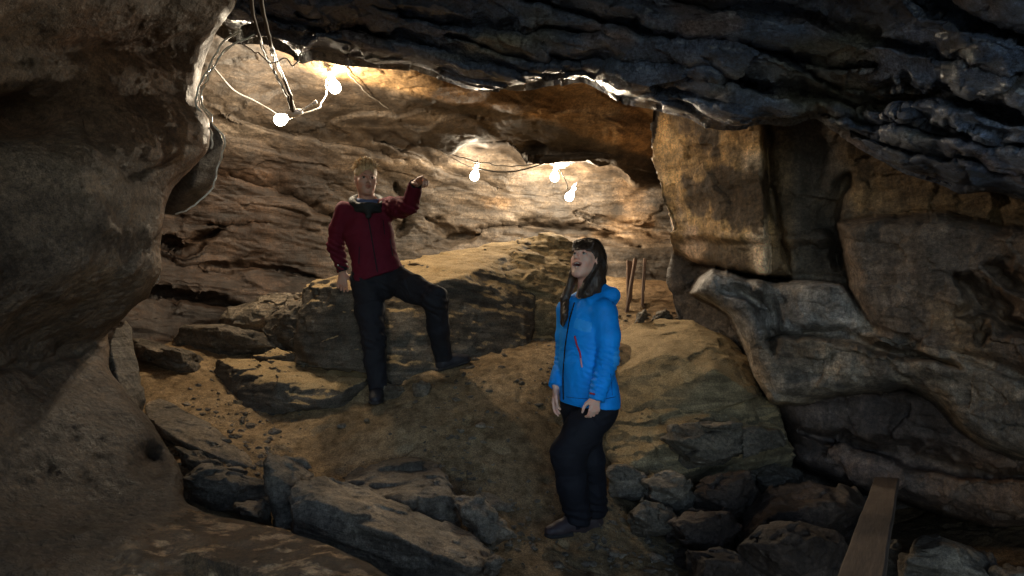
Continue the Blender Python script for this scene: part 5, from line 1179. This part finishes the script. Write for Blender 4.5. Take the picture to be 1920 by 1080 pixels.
    for j in range(5):                                             # far side lock, in front of the chest
        a = W(-.074, .012 - .012 * j, .0); b = W(-.078, .0 - .01 * j, -.085); c = L(1062 - 1.2 * j, 560, .02); d_ = L(1060 - j, 590 + 4 * j, -.055 + .012 * j); e_ = L(1055 + j, 612 - 6 * j, -.055 + .01 * j)
        hf.chain([a, b, c, d_, e_], [.014, .017, .018, .014, .005], .012); g2.append([W(-.055, .02 - .012 * j, .06), a, b, c, d_, e_])
    for j in range(4):
        a = W(.02 - .02 * j, -.11, .0); b = W(.02 - .02 * j, -.115, -.08); c = sh - f2 * .08 + l2 * (.03 - .02 * j) + up * .03; hf.chain([a, b, c], [.035, .035, .03], .02)
    for k in range(9): t_ = -1.4 + 2.8 * k / 8; g5.append([W(.015 * math.sin(t_), .05, .122), W(.06 * math.sin(t_), .0, .128), W(.085 * math.sin(t_), -.06 - .05 * math.cos(t_), .07), W(.085 * math.sin(t_), -.07 - .055 * math.cos(t_), -.01)])
    hr = hf.mesh('hair', root, [M['hair_w']], disp=lambda p: .0035 * fbm(p * np.array([70, 70, 10]), 2, 77) + .0015 * fbm(p * np.array([160, 160, 20]), 1, 79))
    strands('strands', hr, lock(g1, 260, .022, 1) + lock(g2, 220, .018, 2) + lock(g3, 320, .017, 3) + lock(g4, 260, .004, 4, .001) + lock(g5, 420, .004, 5, .001), .0011, M['hair_w'])
woman()

# ------------------------------------------------------------------ man in dark red
def man():
    D = 4.95; B0 = P(708, 748, D)
    root = empty('person', B0); tag(root, 'blond man in a dark red jacket leaning on the boulder and pointing', 'person')
    L = lambda px, py, dy=0.0: P(px, py, D + dy) - B0
    f2 = unit((.22, -.97, 0)); l2 = np.array([-f2[1], f2[0], 0]); up = np.array([0, 0, 1.0])
    M['maroon'] = cloth_mat('maroon_shell', (.095, .008, .020), .8, 0, var=.2, spec=.2); M['black'] = cloth_mat('black_trousers', (.010, .011, .016), .8); M['green'] = cloth_mat('dark_hood', (.010, .014, .015), .6)
    M['buff'] = cloth_mat('blue_neck_scarf', (.07, .10, .20), .8); M['bootm'] = cloth_mat('dark_boot', (.022, .022, .028), .6)
    hc = L(686, 337, .08); H = frame((.38, -.90, -.06)); s = 1.0
    sh = L(690, 396, .12); pel = L(710, 522, .16)
    rsh, lsh = sh - l2 * .165 + up * -.01, sh + l2 * .165 + up * .03
    rel, rwr = L(629, 462, .16), L(643, 506, .17)
    lel, lwr = L(769, 383, -.12), L(780, 346, -.29)
    rhip, lhip = pel - l2 * .09, pel + l2 * .09
    rkn, ran = L(700, 635, .03), L(708, 727, .02)
    lkn, lan = L(815, 560, -.08), L(830, 668, .20)
    F_ = Field((-.46, -.62, -.02), (.66, .42, 1.80), .0048)
    W = head(F_, hc, H, s, 'm', 0, .008)
    F_.rc(W(0, -.015, -.06), sh + up * .03, .055, .062, .03)
    F_.chain([sh - up * .02, (sh + pel) / 2, pel], [.12, .12, .125], .05, q=(f2, .70)); F_.rc(lsh, rsh, .055, .055, .04)
    for a, b, c in ((lsh, lel, lwr), (rsh, rel, rwr)): F_.chain([a, b, c], [.050, .040, .030], .02)
    for a, b, c in ((lhip, lkn, lan), (rhip, rkn, ran)): F_.chain([a, b, c], [.085, .056, .04], .03)
    F_.rc(ran, ran + f2 * .12 - up * .05, .036, .028, .02); F_.rc(lan, lan + unit((.8, .45, 0)) * .12 - up * .04, .036, .028, .02)
    hd = unit(lwr - lel)
    hand(F_, lwr + hd * .012, (.55, -.80, .18), (.1, -.2, -.95), (-.85, -.2, .2), (.12, 1.25, 1.35, 1.4), 1.05, thumb_in=.25)
    hand(F_, rwr + (-.002, 0, -.015), (-.06, .10, -1), (.1, .95, 0), (.95, -.1, 0), (.35, .3, .35, .45), 1.05, thumb_in=-.1, spread=.6)
    F_.mesh('body', root, [M['skin_m'], M['lip']], matfn=lip_index(W, s, 0))
    face_extras(root, W, s, 'm', 0, gaze=(0, 0))
    J = Field((-.50, -.56, .50), (.52, .46, 1.60), .0058); q = (f2, .72)
    J.chain([sh - up * .03, sh - up * .16 + (.005, 0, 0), L(697, 460, .13), L(708, 512, .14), L(712, 545, .14)], [.135, .170, .158, .175, .188], .05, q=q)
    J.rc(lsh - up * .015, rsh - up * .01, .070, .070, .05)
    J.chain([rsh, (rsh + rel) / 2 + (-.012, 0, 0), rel], [.076, .068, .060], .022); J.rc(rel, rwr + unit(rwr - rel) * .006, .060, .043, .02, flat=True)
    J.chain([lsh, (lsh + lel) / 2 - up * .01, lel], [.082, .074, .064], .03); J.rc(lel, lwr + unit(lwr - lel) * .006, .062, .046, .02, flat=True)
    J.cut(np.cross(unit(L(757, 501, 0) - L(665, 533, 0)), (0, 1, 0)) * -1 if np.cross(unit(L(757, 501, 0) - L(665, 533, 0)), (0, 1, 0))[2] < 0 else np.cross(unit(L(757, 501, 0) - L(665, 533, 0)), (0, 1, 0)), L(710, 518, .14))
    fold = smooth_folds(.009, 500)
    def disp(p):
        d = fold(p)
        for c, am in ((lel, .006), (rel, .007), (lsh + (.04, -.05, 0), .008), (rwr + up * .06, .005)):
            r = np.linalg.norm(p - c, axis=1); d = d + am * np.exp(-(r / .09) ** 2) * np.sin(p[:, 2] * 150 + p[:, 0] * 90 + fbm(p * 12, 2, 9) * 3)
        return d + .004 * np.sin(p[:, 0] * 70 + 2 * fbm(p * 6, 2, 4)) * sstep(1.0, .75, p[:, 2])
    jk = J.mesh('jacket', root, [M['maroon']], disp=disp)
    strip('front_zip', jk, jk, [(690, 404), (694, 430), (700, 465), (708, 512)], .0045, M['black'], B0)
    strip('chest_pocket', jk, jk, [(718, 412), (721, 440)], .0028, M['black'], B0)
    strip('side_pocket', jk, jk, [(674, 462), (673, 495)], .0028, M['black'], B0)
    strip('side_pocket', jk, jk, [(731, 448), (736, 480)], .0028, M['black'], B0)
    # cuffs
    for a, b in ((rel, rwr), (lel, lwr)):
        c = Field(b - .1, b + .1, .004); u = unit(b - a); c.rc(b - u * .022, b + u * .010, .0455, .0435, .004, flat=True); c.mesh('cuff', jk, [M['black']])
    # dark open hood round the neck
    h = Field(sh - .30, sh + .28, .0055)
    for k in range(30):
        a = 2 * math.pi * k / 30; b = 2 * math.pi * (k + 1) / 30
        def pt(t, r, z): return sh + f2 * (math.cos(t) * r * .95) + l2 * math.sin(t) * r + up * z
        op = math.cos(a) > .8; zt = (.075 - .055 * math.cos(a)) if not op else .03
        zt2 = (.075 - .055 * math.cos(b)) if not math.cos(b) > .8 else .03
        h.rc(pt(a, .105, .0), pt(a, .112, zt), .024, .013, .02); h.rc(pt(a, .112, zt), pt(b, .112, zt2), .014, .014, .015)
    h.el(sh - f2 * .11 + up * .04, (.14, .06, .07), np.stack([l2, f2, up], 1), .03); h.el(sh - l2 * .10 + up * .06 - f2 * .01, (.038, .05, .045), None, .03); h.el(sh + l2 * .095 + up * .05, (.032, .045, .035), None, .03)
    h.rc(sh + f2 * .10 + up * .01, sh + f2 * .145 - up * .05, .035, .022, .03, q=(f2, .6))
    h.mesh('hood', root, [M['green']], disp=smooth_folds(.007, 520))
    n = Field(sh - .2, sh + .25, .005)
    for k in range(24):
        a = 2 * math.pi * k / 24; b = 2 * math.pi * (k + 1) / 24; pt = lambda t, r, z: sh + f2 * (math.cos(t) * r + .012) + l2 * math.sin(t) * r + up * z
        for z, r in ((.028, .078), (.052, .074), (.075, .068)): n.rc(pt(a, r, z - .012 * math.cos(a)), pt(b, r, z - .012 * math.cos(b)), .015, .015, .01)
    n.mesh('scarf', root, [M['buff']], disp=smooth_folds(.006, 530))
    T = Field((-.34, -.46, .02), (.66, .48, .98), .0058)
    T.chain([pel + up * .08, pel - up * .02], [.150, .150], .05, q=(f2, .78))
    T.chain([rhip, (rhip + rkn) / 2, rkn, (rkn + ran) / 2, ran], [.118, .105, .080, .072, .066], .03)
    T.chain([lhip, (lhip + lkn) / 2, lkn, (lkn + lan) / 2, lan - up * .0], [.118, .100, .082, .076, .066], .04)
    ft = smooth_folds(.013, 540, .8)
    T.mesh('trousers', root, [M['black']], disp=lambda p: ft(p) + sum(.007 * np.exp(-(np.linalg.norm(p - k_, axis=1) / .12) ** 2) * np.sin(p[:, 2] * 110 + p[:, 0] * 60 + 3 * fbm(p * 8, 2, 6)) for k_ in (lkn, rkn, lhip, rhip)))
    boot(root, ran + (0, 0, -.0), (.10, -1, 0), [M['bootm'], M['sole'], simple('dark_laces', (.12, .12, .13), .7)], 1.05, drop=.085)
    boot(root, lan + (0, 0, -.01), (.85, .42, .22), [M['bootm'], M['sole'], simple('dark_laces', (.12, .12, .13), .7)], 1.05, drop=.085)
    # short tousled fair hair
    M['hair_m'] = hair_mat('short_fair_hair', (.30, .20, .10), (.80, .60, .36), .5)
    hf = Field(hc - .17, hc + .19, .0042); e = lambda p, r, k=.02, sub=False: hf.el(W(*p), np.array(r) * s, H, k, sub)
    e((0, -.014, .048), (.082, .098, .087), .02); e((0, .100, -.048), (.068, .080, .116), .012, True); e((0, -.03, -.10), (.12, .12, .075), .015, True)
    for sx in (-1, 1): e((sx * .085, .01, -.02), (.03, .035, .045), .008, True)
    r_ = np.random.default_rng(8)
    for k in range(260):
        t = r_.uniform(0, 2 * math.pi); ph = r_.uniform(0, 1.15); n_ = np.array([math.sin(ph) * math.cos(t), math.sin(ph) * math.sin(t), math.cos(ph)])
        p0 = np.array([0, -.012, .050]) + n_ * np.array([.082, .096, .085])
        if p0[1] > .035 and p0[2] < .098: continue
        dr = unit(n_ + np.array([-.25, .65, .15]) + r_.normal(size=3) * .3); L_ = r_.uniform(.020, .048); hf.rc(W(*p0), W(*(p0 + dr * L_)), .0070, .0018, .004)
    hr = hf.mesh('hair', root, [M['hair_m']], disp=lambda p: .003 * fbm(p * 80, 2, 78))
    ps = []
    for k in range(1500):
        t = r_.uniform(0, 2 * math.pi); ph = r_.uniform(0, 1.35); n_ = np.array([math.sin(ph) * math.cos(t), math.sin(ph) * math.sin(t), math.cos(ph)]); p0 = np.array([0, -.012, .050]) + n_ * np.array([.084, .099, .088])
        if p0[1] > .035 and p0[2] < .098: continue
        d1 = unit(n_ * .8 + np.array([-.35 + .3 * math.sin(9 * p0[0] * 9), .5, .25]) + r_.normal(size=3) * .35); d2 = unit(d1 + np.array([0, .35, -.45])); l_ = r_.uniform(.018, .040)
        ps.append([W(*p0), W(*(p0 + d1 * l_ * .5)), W(*(p0 + d1 * l_ * .5 + d2 * l_ * .5))])
    strands('strands', hr, ps, .0014, M['hair_m'])
    # watch on the wrist of the supporting arm
    w = Field(rwr - .1, rwr + .1, .003); u = unit(rwr - rel); c = rwr - u * .035; w.rc(c - u * .008, c + u * .008, .047, .046, .003); 
    w.cut(-u, c + u * .010); w.cut(u, c - u * .010); wo = w.mesh('watch_strap', root, [simple('watch_strap', (.015, .015, .015), .5)])
    w = Field(c - .1, c + .1, .002); w.rc(c + np.array([-.01, -.040, .0]), c + np.array([-.012, -.050, 0]), .012, .011, .002); w.mesh('watch_face', wo, [simple('watch_face', (.45, .45, .47), .2, 1.0)])
man()
